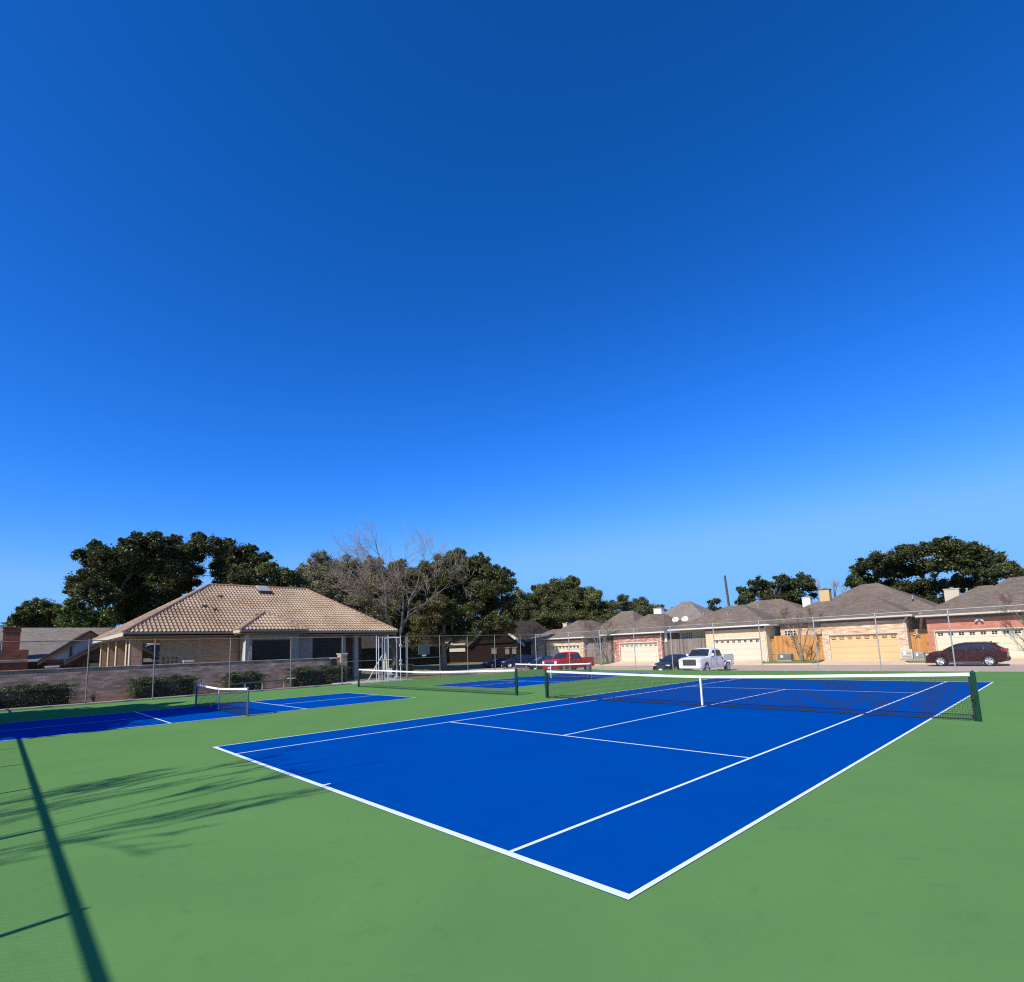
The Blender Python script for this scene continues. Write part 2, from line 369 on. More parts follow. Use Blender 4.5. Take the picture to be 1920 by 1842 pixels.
net('pickleball_net','short pickleball net on the far small blue court in front of the red pickup',-12.5,-6.2,21.3,.93,.86,M['postgrey'],M['netcord2'],True,.035,False,group='pickleball nets')

# ------------------------------------------------------------------ chain link fences
H=3.05
def fence(name,label,axis,fixed,a0,a1,posts,mat,z0=0.,postmat='galv',rr=.021,pr=.03,thick=None,mid=None):
    loc=(fixed,(a0+a1)/2,0) if axis=='y' else ((a0+a1)/2,fixed,0)
    t=thing(name,loc,label,'fence','chain link fences round the courts')
    def P(a,z,off=0): return (off,a-loc[1],z) if axis=='y' else (a-loc[0],off,z)
    mb=MB(); mb.face([P(a0,z0+.03),P(a1,z0+.03),P(a1,H),P(a0,H)]); mb.build('chain_link_mesh',M[mat],t,fix=False)
    mb=MB(); mb.tube([P(a0,H),P(a1,H)],rr,8); mb.build('top_rail',M[postmat],t,smooth=60)
    mb=MB(); mb.tube([P(a0,z0+.06),P(a1,z0+.06)],.006,5); mb.build('tension_wire',M[postmat],t)
    if mid:
        for q0,q1,zz in mid:
            mb=MB(); mb.tube([P(q0,zz),P(q1,zz)],.02,8); mb.build('mid_rail',M[postmat],t,smooth=60)
    for p in posts:
        mb=MB(); mb.tube([P(p,z0-.05,.0),P(p,H+.02,0.),P(p,H+.06,0)],[pr,pr,pr*.6],10); mb.build('post',M[postmat],t,smooth=60)
    return t
fence('chain_link_fence','grey chain link fence running along the brick wall side of the courts','y',-19.5,-7,30.5,
      [-6.6,-3.5,-.37,2.33,5.93,9.31,12.6,20.28,22.91,25.74,28.65],'chain_y',mid=[(12.6,15.06,1.47),(17.5,20.28,1.5)],postmat='galvdark')
fence('chain_link_fence','pale chain link fence along the far end of the courts before the street','x',30.5,-19.5,18,
      [-19.5,-18.4+2.7,-12.49,-9.38,-6.35,-3.22,-.26,2.85,5.9,8.98,12.1,15.2,18],'chain_x',mid=[(-16,-12.5,1.7)])
nf=fence('chain_link_fence','chain link fence along the near end behind the camera, seen only by its shadow','x',-6.46,-19.5,18,
      [-19.5]+[-19.15+3.06*i for i in range(1,13)],'chain_x',rr=.036,pr=.035,mid=None)
# gate cluster : posts of the entrance cage
ga=thing('fence_gate',(-19.5,16.3,0),'white metal posts and open gate frames clustered at the court entrance','gate')
def gpost(x,y,m,z1=3.12,r=.032,name='post'):
    mb=MB(); mb.tube([(x+19.5,y-16.3,-.05),(x+19.5,y-16.3,z1)],r,10); return mb.build(name,M[m],ga,smooth=60)
for x,y,m in ((-19.5,15.06,'galvwhite'),(-20.6,15.85,'galvwhite'),(-20.7,16.2,'galvwhite'),(-19.5,15.96,'galvwhite'),(-20.6,17.3,'galv'),(-19.5,16.93,'galvwhite'),(-20.7,18.15,'galv'),(-19.5,17.5,'galvdark')): gpost(x,y,m)
mb=MB()
for z in (.12,2.98): mb.tube([(-1.1,.0,z),(0,.63,z)],.018,8)
mb.tube([(-1.1,.0,.1),(-1.1,.0,3.0)],.018,8); mb.tube([(0,.62,.1),(0,.62,3.0)],.018,8)
mb.build('gate_frame',M['galvwhite'],ga,smooth=60)
for a_,b_,r_ in (((0,-1.24,3.05),(0,-.34,3.05),.021),((0,.63,3.05),(0,1.2,3.05),.021),((-1.1,-.45,3.05),(-1.1,1.0,3.05),.021),((-1.1,-.45,1.45),(-1.1,.6,1.45),.03)):
    mb=MB(); mb.tube([a_,b_],r_,8); mb.build('rail',M['galvwhite'],ga,smooth=60)
mb=MB(); mb.face([(0,.63,.1),(-1.1,0,.1),(-1.1,0,2.98),(0,.63,2.98)]); mb.build('gate_mesh',M['chain_y'],ga,fix=False)
for z in (1.05,1.3,2.35):
    mb=MB(); mb.box(-.05,.05,.55,.72,z,z+.14,bev=.01); mb.build('hinge',M['galvwhite'],ga)
# sign boards on the fence
t=thing('notice_board',(-19.56,18.94,1.62),'grey notice board hanging on the chain link fence by the entrance','sign')
mb=MB(); mb.box(-.02,.0,-.48,.48,.13,.77,bev=.004); mb.build('board',pm('grey_board',(.10,.12,.12),.15,6,.7),t)
mb=MB(); mb.box(-.03,-.021,-.5,.5,.10,.80); mb.build('backing',M['galvdark'],t)
mb=MB(); mb.box(-.02,.0,-.17,.17,-.02,.09,bev=.003); tag(mb.build('plate',M['tape'],t),'small white plate under the grey board')

# ------------------------------------------------------------------ foliage
M['leaf_dark']=foliage('oak_leaves_dark',(.024,.034,.011),(.15,.165,.055))
M['leaf_mid']=foliage('oak_leaves_mid',(.036,.048,.014),(.17,.18,.055))
M['leaf_light']=foliage('light_oak_leaves',(.055,.07,.02),(.24,.25,.085))
M['leaf_green']=foliage('bright_leaves',(.045,.075,.014),(.16,.22,.05))
M['leaf_olive']=foliage('olive_leaves',(.08,.075,.022),(.26,.225,.085))
M['leaf_grey']=foliage('grey_green_leaves',(.12,.11,.06),(.38,.34,.20))
M['leaf_hedge']=foliage('hedge_leaves',(.018,.032,.008),(.13,.165,.04),scale=2.5)
M['leaf_yellow']=foliage('box_hedge_leaves',(.05,.06,.015),(.16,.16,.05),scale=3)
M['bark']=pm('oak_bark',(.07,.055,.045),.3,6,.95,bump=.8,bscale=18,col2=(.17,.145,.125))
M['bark_pale']=pm('pale_bark',(.15,.12,.09),.2,5,.9,bump=.5,bscale=18,col2=(.32,.27,.21))
M['twig']=pm('twigs',(.26,.18,.13),.2,3,.9,col2=(.46,.35,.27))
M['twig_brown']=pm('crape_twigs',(.11,.07,.055),.2,3,.9,col2=(.20,.13,.10))
def leafmesh(name,pts,size,mat,parent,seed=0,up=.25,jit=.5):
    """many small leaf-sprig faces, one quad each"""
    g=np.random.default_rng(seed); P=np.array(pts,float); n=len(P)
    nrm=g.normal(size=(n,3)); nrm[:,2]=np.abs(nrm[:,2])+up; nrm/=np.linalg.norm(nrm,axis=1)[:,None]
    a=np.cross(nrm,g.normal(size=(n,3))); a/=np.linalg.norm(a,axis=1)[:,None]; b=np.cross(nrm,a)
    s=size*g.uniform(1-jit,1+jit,n)[:,None]
    k=g.uniform(.45,.8,n)[:,None]
    v=np.stack([P-a*s*.5,P-b*s*.5*k+a*s*.08,P+a*s*.5,P+b*s*.5*k-a*s*.05],1).reshape(-1,3)
    me=bpy.data.meshes.new(name); me.vertices.add(4*n); me.vertices.foreach_set('co',v.ravel())
    me.loops.add(4*n); me.loops.foreach_set('vertex_index',np.arange(4*n,dtype=np.int32))
    me.polygons.add(n); me.polygons.foreach_set('loop_start',np.arange(0,4*n,4,dtype=np.int32)); me.polygons.foreach_set('loop_total',np.full(n,4,dtype=np.int32))
    me.materials.append(mat); me.update(calc_edges=True); me.validate()
    o=bpy.data.objects.new(name,me); C.objects.link(o)
    if parent: o.parent=parent
    return o
def blob_points(c,r,n,g,squash=.75):
    d=g.normal(size=(n,3)); d/=np.linalg.norm(d,axis=1)[:,None]
    # clumps: several sub-lobes on the surface, gaps between
    rr=g.uniform(0,1,n)**.38
    f=1+.22*np.sin(d[:,0]*5.1+c[0])*np.sin(d[:,1]*4.7+c[1])+.2*np.sin(d[:,2]*6.3+c[2])
    p=d*(rr*f*r)[:,None]; p[:,2]*=squash
    p+=g.normal(size=(n,3))*(.07*r+.05)*(g.uniform(0,1,n)[:,None]**2)*2.2
    return p+np.array(c)
def limb(mb,a,b,r0,r1,wig=.12,n=5,sag=0,g=rnd):
    a=Vector(a); b=Vector(b); L=(b-a).length; pts=[];rs=[]
    for i in range(n+1):
        t=i/n; p=a.lerp(b,t)
        if 0<i<n: p+=Vector((g.uniform(-1,1),g.uniform(-1,1),g.uniform(-1,1)))*wig*L*.3
        p.z+=math.sin(t*math.pi)*sag*L
        pts.append(p); rs.append(r0+(r1-r0)*t)
    mb.tube(pts,rs,7); return pts
def oak(key,base,lobes,label,leaf,seed,dens=430,size=.34,trunk_h=None,r0=.42,group='evergreen trees behind the houses',cat='tree',name='oak_tree',bark='bark',sub=5,grow=1.0,fill=1.0,squash=.8):
    g=np.random.default_rng(seed); pr=random.Random(seed)
    bx,by,bz=base; t=thing(name,(bx,by,bz),label,cat,group)
    pts=[]; cs=[]
    for (x,y,z,r) in lobes:
        x,y,z=x-bx,y-by,z-bz; r*=grow
        cs.append((x,y,z,r))
        # cluster of ragged sub-clumps in every lobe
        pts.append(blob_points((x,y,z),r*.9,int(dens*2.1*fill*r*r)+12,g,squash))
        for k in range(sub+5):
            d=g.normal(size=3); d[2]=abs(d[2])*.9-.25; d/=np.linalg.norm(d); rr=r*g.uniform(.18,.36)
            q_=g.uniform(.8,1.12); c=(x+d[0]*r*q_,y+d[1]*r*q_,z+d[2]*r*q_*.85)
            pts.append(blob_points(c,rr,int(dens*4.5*rr*rr)+10,g,.8))
    leafmesh('crown',np.concatenate(pts),size*.60,M[leaf],t,seed)
    mb=MB(); zmin=min(c[2] for c in cs); th=trunk_h or max(1.5,zmin*.55)
    limb(mb,(0,0,-.2),(pr.uniform(-.2,.2),pr.uniform(-.2,.2),th),r0*1.25,r0*.85,.05,5)
    tr=mb.build('trunk',M[bark],t,smooth=60)
    mb=MB()
    order=sorted(cs,key=lambda c:(c[0]**2+c[1]**2)); 
    nodes=[(0,0,th,r0*.7)]
    for (x,y,z,r) in order:
        best=min(nodes,key=lambda q:(q[0]-x)**2+(q[1]-y)**2+1.4*(q[2]-z)**2+ (0 if q[2]<z+1 else 30))
        e=(x,y,z-.1*r); rr=max(.05,best[3]*.62)
        limb(mb,best[:3],e,best[3]*.8,rr,.16,4,-.03,pr); nodes.append((x,y,z-.1*r,rr))
        for k in range(3):
            d=Vector((pr.uniform(-1,1),pr.uniform(-1,1),pr.uniform(-.2,1)))*r*.8
            limb(mb,e,(e[0]+d.x,e[1]+d.y,e[2]+d.z),rr*.5,.02,.2,3,0,pr)
    mb.build('limbs',M[bark],t,smooth=60)
    return t
LOBES={
 'oak_left_big': ((-56.0, 7.25, -0.2),[(-53.81, 2.55, 12.5, 1.17), (-57.29, 2.13, 10.36, 1.1), (-55.21, 3.05, 13.87, 0.6), (-58.01, 1.81, 9.41, 0.61), (-57.87, 4.22, 11.52, 1.71), (-51.78, 3.26, 8.33, 1.55), (-50.98, 4.66, 12.27, 1.58), (-59.85, 6.66, 11.03, 2.16), (-53.36, 6.97, 13.69, 1.57), (-52.91, 8.08, 13.73, 1.47), (-61.11, 9.91, 12.32, 2.28), (-55.16, 10.53, 13.73, 1.79), (-59.13, 11.21, 10.9, 1.88), (-54.95, 12.31, 14.48, 1.22), (-56.83, 11.85, 12.35, 1.48), (-51.17, 13.26, 13.97, 1.29), (-56.23, 15.39, 13.05, 1.27), (-58.53, 17.32, 14.54, 1.87), (-54.93, 15.76, 11.63, 1.76), (-56.9, 18.71, 14.08, 1.46), (-56.02, 19.38, 13.34, 1.06), (-49.83, 15.68, 10.7, 1.42), (-59.01, 6.39, 8.83, 1.54), (-56.86, 8.24, 9.29, 1.65), (-54.6, 2.06, 8.81, 0.85), (-51.09, 5.25, 13.8, 0.59), (-59.82, 8.86, 16.43, 0.62), (-55.23, 10.22, 15.29, 0.66), (-57.55, 12.98, 16.38, 0.63), (-58.76, 16.6, 16.2, 0.67), (-56.62, 18.58, 15.38, 0.66), (-58.54, 21.05, 14.87, 0.62), (-55.19, 4.92, 9.27, 1.22), (-59.4, 6.98, 7.99, 1.19), (-55.26, 8.05, 7.4, 1.26), (-60.36, 10.43, 9.41, 1.38), (-60.08, 8.15, 6.55, 0.85), (-52.06, 3.76, 11.55, 1.16), (-52.08, 6.39, 11.76, 1.31), (-52.45, 9.79, 11.51, 1.25), (-59.47, 18.25, 13.72, 1.36), (-55.02, 8.99, 7.11, 0.81)]),
 'oak_far_left': ((-75.0, 0.2, -0.2),[(-75.57, -0.74, 8.76, 1.06), (-74.24, -1.47, 7.99, 0.9), (-75.02, 0.46, 9.07, 1.2), (-74.62, -2.14, 7.37, 0.64), (-74.34, 1.23, 8.37, 1.06), (-75.4, -0.91, 7.43, 0.92), (-75.35, 0.32, 7.43, 1.06), (-76.8, -2.47, 7.17, 0.52), (-75.69, 1.86, 7.8, 1.22), (-76.66, 3.02, 7.19, 1.1), (-76.5, -0.25, 9.51, 0.8), (-77.1, -1.08, 7.06, 0.8), (-75.66, 1.38, 6.99, 0.94)]),
 'green_tree_left': ((-62.0, 4.34, -0.2),[(-60.78, 1.55, 7.68, 0.91), (-63.76, 2.94, 7.64, 1.08), (-64.37, 1.64, 6.77, 0.95), (-63.81, 4.4, 7.18, 1.1), (-62.17, 5.67, 7.27, 0.97), (-62.69, 6.85, 7.01, 0.99), (-60.83, 3.2, 6.27, 0.93), (-63.69, 2.4, 8.82, 0.72), (-61.98, 7.69, 6.48, 0.86), (-60.93, 5.32, 6.29, 0.95), (-59.86, 6.09, 7.41, 1.07), (-63.19, 8.08, 7.69, 1.01), (-64.15, 4.72, 6.35, 0.86), (-60.37, 2.27, 6.13, 0.8)]),
 'tree_mid': ((-50.0, 19.63, -0.2),[(-51.51, 18.22, 11.37, 1.12), (-49.89, 19.14, 11.73, 1.11), (-48.65, 20.19, 11.15, 1.1), (-48.66, 21.44, 10.29, 0.87), (-51.21, 18.74, 10.11, 0.99), (-50.92, 20.46, 10.17, 1.13), (-47.65, 21.97, 9.28, 0.74), (-51.33, 17.01, 10.34, 0.73), (-48.14, 20.64, 9.14, 0.85), (-50.58, 20.01, 10.74, 1.13), (-49.85, 18.52, 12.3, 0.73), (-50.45, 21.83, 11.15, 0.76)]),
 'tree_grey': ((-50.0, 26.7, -0.2),[(-52.7, 25.07, 12.99, 1.08), (-51.25, 24.13, 11.06, 1.18), (-52.07, 26.54, 13.36, 1.23), (-49.67, 25.8, 11.31, 1.45), (-48.24, 26.84, 12.53, 1.18), (-49.79, 27.97, 10.78, 1.48), (-49.02, 24.83, 9.54, 1.29), (-48.76, 26.76, 8.94, 1.44), (-48.48, 29.11, 9.68, 1.34), (-48.99, 29.75, 11.82, 1.09), (-49.68, 24.48, 8.3, 0.9), (-47.58, 27.93, 7.57, 1.18), (-49.52, 30.79, 7.79, 1.24), (-49.4, 26.39, 7.15, 0.92), (-53.11, 24.02, 12.29, 0.94), (-52.15, 25.51, 14.32, 0.81), (-50.43, 24.78, 11.33, 1.31), (-49.83, 26.72, 10.38, 1.46), (-49.26, 28.42, 12.79, 1.08), (-49.52, 28.92, 9.78, 1.35), (-51.41, 24.55, 9.44, 1.06), (-48.82, 29.66, 10.42, 1.22), (-49.72, 28.3, 8.08, 1.21), (-52.82, 24.47, 10.59, 0.94)]),
 'tree_olive': ((-44.0, 31.32, -0.3),[(-45.31, 29.21, 10.67, 1.3), (-44.07, 30.69, 11.27, 1.3), (-45.53, 30.42, 9.44, 1.45), (-42.46, 31.94, 10.83, 1.3), (-43.17, 31.24, 9.24, 1.42), (-43.8, 35.16, 11.53, 1.22), (-42.71, 33.61, 9.63, 1.45), (-45.45, 29.28, 8.08, 1.3), (-42.72, 29.86, 7.23, 1.39), (-42.72, 32.81, 7.3, 1.43), (-45.88, 28.8, 6.48, 0.9), (-43.23, 29.08, 5.68, 1.0), (-42.33, 34.92, 8.65, 1.2), (-43.92, 32.42, 5.74, 1.31), (-41.11, 32.87, 5.57, 1.28), (-46.04, 28.89, 8.77, 1.3), (-43.71, 31.56, 8.33, 1.43), (-43.39, 33.65, 8.37, 1.33), (-43.67, 30.78, 5.72, 1.28), (-45.33, 30.65, 4.52, 1.04), (-44.1, 32.89, 4.25, 1.18), (-40.83, 33.04, 3.97, 1.14), (-44.15, 27.85, 4.79, 0.87), (-42.5, 35.09, 12.05, 1.07), (-43.24, 35.97, 10.14, 1.22), (-40.69, 34.95, 7.84, 1.17), (-41.52, 35.09, 5.94, 1.18), (-44.47, 31.23, 3.5, 0.91), (-42.28, 32.84, 3.08, 0.9), (-40.92, 35.4, 3.31, 0.91), (-44.66, 28.86, 12.53, 0.9), (-43.21, 31.67, 12.55, 0.78)]),
 'oak_mid': ((-43.38, 38.0, -0.2),[(-43.7, 38.48, 13.16, 1.27), (-41.74, 38.32, 13.44, 1.1), (-41.29, 39.68, 12.57, 1.39), (-42.2, 42.23, 12.89, 1.44), (-40.73, 37.08, 10.94, 1.48), (-41.96, 40.61, 10.95, 1.69), (-41.21, 43.23, 11.75, 1.43), (-38.76, 42.51, 11.75, 1.25), (-37.57, 43.29, 11.3, 1.11), (-39.62, 46.08, 10.28, 1.16), (-38.08, 42.74, 9.59, 1.38), (-39.09, 40.88, 9.26, 1.64), (-41.81, 39.53, 8.78, 1.66), (-44.22, 38.76, 9.33, 1.55), (-42.1, 35.93, 7.33, 1.34), (-41.93, 38.28, 6.69, 1.64), (-40.57, 40.25, 6.97, 1.65), (-41.29, 44.07, 7.46, 1.72), (-38.14, 44.59, 7.93, 1.4), (-39.48, 46.76, 6.66, 1.16), (-37.67, 42.65, 5.44, 1.36), (-39.8, 41.33, 5.22, 1.37), (-42.62, 40.49, 5.03, 1.4), (-45.12, 39.31, 4.95, 1.28), (-44.13, 36.5, 5.79, 1.1), (-36.24, 45.14, 7.09, 0.83), (-43.18, 34.63, 4.72, 0.93), (-42.71, 39.21, 3.65, 0.97), (-39.99, 39.67, 3.54, 0.81), (-41.03, 44.17, 3.88, 1.0), (-45.34, 38.57, 3.77, 0.85), (-43.03, 35.44, 10.77, 1.08), (-43.51, 35.7, 7.43, 1.22), (-43.39, 40.94, 14.77, 0.86), (-40.99, 42.64, 13.48, 1.0), (-40.82, 44.45, 3.87, 1.0), (-37.62, 44.41, 4.41, 0.83)]),
 'oak_c1': ((-59.62, 72.0, -0.3),[(-60.04, 68.53, 11.6, 1.63), (-60.07, 69.85, 9.08, 2.05), (-60.24, 73.84, 10.76, 2.11), (-56.56, 73.08, 12.48, 1.85), (-55.34, 74.88, 13.48, 1.65), (-53.97, 76.79, 13.95, 1.24), (-56.5, 74.37, 9.93, 2.27), (-54.19, 76.52, 11.36, 2.07), (-61.62, 73.55, 7.68, 2.12), (-57.0, 71.69, 6.85, 2.23), (-53.48, 73.86, 7.65, 2.21), (-54.32, 80.81, 12.07, 1.7), (-54.56, 80.05, 9.4, 2.11), (-64.54, 71.27, 8.91, 1.49), (-56.33, 74.65, 5.8, 1.85), (-60.79, 74.59, 13.51, 1.07), (-55.89, 79.15, 15.26, 0.53)]),
 'oak_c2': ((-50.73, 78.0, -0.3),[(-49.67, 77.64, 10.47, 1.61), (-50.21, 79.47, 8.53, 1.84), (-52.45, 78.09, 7.13, 1.85), (-48.44, 80.51, 8.93, 1.42), (-49.03, 79.43, 6.92, 1.82), (-52.9, 75.38, 6.12, 1.62), (-47.1, 80.17, 7.01, 1.2)]),
 'oak_c3': ((-46.64, 86.0, -0.3),[(-48.23, 83.7, 9.51, 1.14), (-47.16, 83.7, 10.45, 0.93), (-47.79, 85.63, 8.48, 1.25), (-46.0, 85.47, 9.37, 1.03), (-45.64, 88.08, 9.73, 1.05), (-44.58, 85.33, 7.92, 1.22), (-44.62, 89.18, 8.63, 1.05), (-42.97, 89.34, 8.19, 1.04), (-45.16, 88.91, 7.3, 1.26), (-43.01, 90.23, 7.17, 0.94), (-47.65, 87.13, 7.44, 1.05)]),
 'tree_c4': ((-28.7, 82.0, -0.3),[(-28.52, 82.16, 8.09, 0.71), (-27.55, 82.12, 8.36, 0.61), (-28.29, 82.43, 6.93, 0.97), (-28.82, 81.63, 6.95, 0.71), (-27.41, 82.45, 6.6, 0.7)]),
 'oak_c5': ((-16.94, 80.0, -0.3),[(-21.76, 79.15, 9.23, 0.9), (-21.22, 78.58, 7.93, 0.97), (-19.56, 78.56, 10.19, 0.96), (-20.2, 81.25, 9.17, 1.15), (-18.48, 80.06, 9.75, 0.8), (-18.1, 78.7, 8.05, 1.1), (-16.08, 78.94, 10.37, 0.93), (-16.94, 82.01, 9.28, 1.13), (-16.89, 79.89, 7.98, 0.94), (-15.4, 82.13, 9.92, 1.11), (-13.65, 80.38, 10.41, 0.77), (-13.16, 79.7, 9.54, 0.91), (-14.8, 80.98, 8.22, 1.09), (-13.7, 82.94, 8.98, 0.71), (-21.22, 76.61, 7.46, 0.72), (-16.65, 81.73, 7.23, 0.96), (-14.89, 83.09, 7.12, 0.79), (-13.32, 83.02, 7.92, 0.47)]),
 'oak_right_big': ((0.4, 76.0, -0.3),[(-6.11, 78.31, 10.09, 0.98), (-4.52, 70.03, 8.03, 0.89), (-4.4, 76.55, 10.78, 1.09), (-5.15, 78.88, 8.95, 1.12), (-1.75, 70.93, 10.6, 1.12), (-2.12, 73.19, 9.23, 1.15), (-0.39, 73.44, 10.94, 1.26), (-1.08, 76.04, 9.29, 1.3), (0.9, 75.28, 11.55, 1.27), (1.11, 75.83, 9.64, 1.4), (2.14, 79.19, 12.07, 1.18), (3.95, 71.37, 11.3, 0.94), (3.43, 71.84, 9.33, 1.3), (5.1, 72.87, 10.96, 1.18), (4.91, 72.82, 9.2, 1.29), (6.4, 72.47, 10.13, 1.04), (5.54, 81.83, 9.18, 1.29), (6.96, 80.8, 10.19, 1.0), (7.63, 72.86, 7.97, 1.02), (8.24, 77.32, 8.8, 0.83), (8.89, 75.48, 7.7, 0.8), (-0.38, 73.93, 7.15, 1.26), (1.56, 74.63, 7.29, 1.36), (3.06, 77.98, 7.3, 1.26), (-2.41, 76.44, 7.82, 1.06), (0.65, 74.58, 5.82, 1.12), (2.78, 73.16, 5.27, 0.96), (5.11, 74.99, 7.23, 1.08), (-3.03, 71.49, 7.31, 0.63), (6.45, 77.59, 7.22, 0.73)])}
oak('a',*LOBES['oak_left_big'],'tall dark spreading oak rising behind the tiled clubhouse roof, sky showing through its crown','leaf_dark',11,grow=1.06,dens=560,size=.36,r0=.6,trunk_h=4.2,squash=.75,sub=6)
oak('b',*LOBES['oak_far_left'],'small dark rounded tree at far left beyond the shingled house','leaf_mid',12,grow=1.1,dens=420,size=.34,r0=.3)
oak('c',*LOBES['green_tree_left'],'low bright green bushy tree behind the shingled roof, under the tall oak','leaf_green',13,dens=420,size=.32,r0=.25,name='bushy_tree')
oak('d',*LOBES['tree_mid'],'rounded green tree peeping over the right half of the clubhouse ridge','leaf_light',14,dens=430,size=.3,r0=.3)
oak('e',*LOBES['tree_grey'],'pale grey green thin-leaved tree left of the leafless tree','leaf_grey',15,grow=1.35,fill=1.3,dens=420,size=.24,r0=.25,name='thin_leaved_tree',bark='bark_pale')
oak('f',*LOBES['tree_olive'],'olive brown leafy tree directly behind the leafless tree','leaf_olive',16,grow=1.3,fill=1.3,dens=400,size=.28,r0=.3,name='leafy_tree')
oak('g',*LOBES['oak_mid'],'big dense live oak with low forked pale trunk in the middle, shading the parked cars','leaf_mid',17,grow=1.16,fill=1.5,dens=430,size=.30,r0=.42,trunk_h=2.0,bark='bark_pale',group='evergreen trees behind the houses')
oak('h',*LOBES['oak_c1'],'broad mid green oak above the leftmost garage roof, right of the big live oak','leaf_light',18,grow=1.22,dens=430,size=.36,r0=.4)
oak('i',*LOBES['oak_c2'],'lower oak behind the brown twiggy tree and the leftmost garage','leaf_light',19,grow=1.25,dens=400,size=.34,r0=.35)
oak('j',*LOBES['oak_c3'],'row-end oak seen small above the red brick garage, left of the white chimney box','leaf_light',20,grow=1.2,dens=420,size=.3,r0=.3)
oak('k',*LOBES['tree_c4'],'tiny dark tree just left of the tall bare pole','leaf_dark',21,dens=420,size=.3,r0=.2,name='small_tree')
oak('l',*LOBES['oak_c5'],'dark open-crowned oak behind the roofs just right of the tall bare pole','leaf_dark',22,grow=1.1,dens=420,size=.34,r0=.35)
oak('m',*LOBES['oak_right_big'],'wide spreading dark live oak behind the two rightmost houses','leaf_dark',23,grow=1.12,fill=1.3,dens=430,size=.36,r0=.6,trunk_h=3.0,squash=.6,sub=6)

def branches(mb,p,d,L,r,lev,pr,tips,mbt,up=.08,spread=.55,fork=(2,3),minr=.006,keep=(.62,.85)):
    pts=[p.copy()];rs=[r];q=p.copy();dd=d.copy();n=4 if lev>2 else 3
    for i in range(n):
        dd=(dd+Vector((pr.gauss(0,1),pr.gauss(0,1),pr.gauss(0,1)+up*3))*.13).normalized()
        q=q+dd*L/n; pts.append(q.copy()); rs.append(max(minr,r*(1-.4*(i+1)/n)))
    (mb if lev>1 else mbt).tube(pts,rs,7 if lev>3 else (5 if lev>1 else 3),caps=False)
    if lev==0: tips.append(q); return
    for k in range(pr.randint(*fork)+(1 if lev<=2 else 0)):
        i=n if k==0 else pr.randint(max(1,n-2),n)
        ax=Vector((pr.gauss(0,1),pr.gauss(0,1),pr.gauss(0,1))).normalized()
        nd=(dd+ax*spread*(.35 if k==0 else 1)); nd.z+=up; nd.normalize()
        branches(mb,pts[i],nd,L*pr.uniform(*keep),rs[i]*(.82 if k==0 else .6),lev-1,pr,tips,mbt,up,spread,fork,minr,keep)
def baretree(loc,label,limbs,seed,name='leafless_tree',trunk='bark',twig='twig',lev=5,up=.07,spread=.55,minr=.007,group='leafless trees',leaves=None,fork=(2,3),keep=(.62,.85)):
    """limbs: list of (polyline, r_start, r_end, end_branch_length)"""
    t=thing(name,loc,label,'tree',group); pr=random.Random(seed); mb=MB(); mbt=MB(); tips=[]
    for li,(poly,ra,rb,bl) in enumerate(limbs):
        P=[Vector(p) for p in poly]; n=len(P)
        # round the polyline a little
        Q=[P[0]]
        for i in range(n-1):
            Q.append(P[i].lerp(P[i+1],.5)+Vector((pr.uniform(-1,1),pr.uniform(-1,1),0))*.05*(P[i+1]-P[i]).length); Q.append(P[i+1])
        rs=[ra+(rb-ra)*i/(len(Q)-1) for i in range(len(Q))]
        mb.tube(Q,rs,9,caps=False)
        if bl>0:
            d=(Q[-1]-Q[-2]).normalized()
            branches(mb,Q[-1],d,bl,rb,lev,pr,tips,mbt,up,spread,fork,minr,keep)
            for i in range(3,len(Q)-1,1):
                if pr.random()<.55:
                    d2=((Q[i]-Q[i-1]).normalized()+Vector((pr.gauss(0,1),pr.gauss(0,1),pr.gauss(0,.6)+.3))*.7).normalized()
                    branches(mb,Q[i],d2,bl*.8,rs[i]*.5,lev-1,pr,tips,mbt,up,spread,fork,minr,keep)
    mb.build('trunk',M[trunk],t,smooth=60); mbt.build('twigs',M[twig],t)
    if leaves:
        g=np.random.default_rng(seed)
        P=np.array([[q.x,q.y,q.z] for q in tips]); P=np.repeat(P,leaves[1],axis=0)+g.normal(size=(len(P)*leaves[1],3))*.12
        leafmesh('dry_leaves',P,leaves[2],M[leaves[0]],t,seed)
    return t
bt=baretree((-30,23.3,-.15),'large leafless tree with forked grey trunk rising at the right end of the clubhouse roof',[
  ([(0,0,-.2),(0,-.1,1.6),(.05,-.15,3.2)],.30,.26,0),
  ([(.05,-.15,3.2),(.1,-.8,4.6),(0,-1.5,5.8),(.2,-1.55,7.6),(.1,-1.7,8.9)],.2,.12,2.0),
  ([(0,-1.1,5.2),(-.2,-2.2,6.6),(-.3,-3.2,8.0)],.11,.07,1.7),
  ([(.05,-.15,3.2),(.0,.3,4.6),(-.1,1.2,5.8),(-.3,1.5,7.4),(-.3,2.4,8.8)],.19,.10,1.9),
  ([(-.1,1.1,5.7),(.3,2.6,6.8),(.3,4.2,7.8)],.11,.07,1.7),
  ([(.0,.3,4.6),(.5,.2,6.4),(.6,.1,8.2)],.12,.08,1.8),
  ([(0,-.6,4.2),(.4,-2.2,5.3),(.5,-3.8,6.3)],.10,.06,1.5),
  ([(-.1,1.4,6.4),(.1,3.4,7.2),(-.2,5.0,8.6)],.10,.06,1.5),
  ([(.1,-1.6,7.6),(.3,-.8,9.2)],.09,.07,1.6),
  ],31,lev=5,up=.05,spread=.68,minr=.007,keep=(.72,.95)); bt.scale=(.88,.88,.93)
CR='crape myrtles in front of the garages'
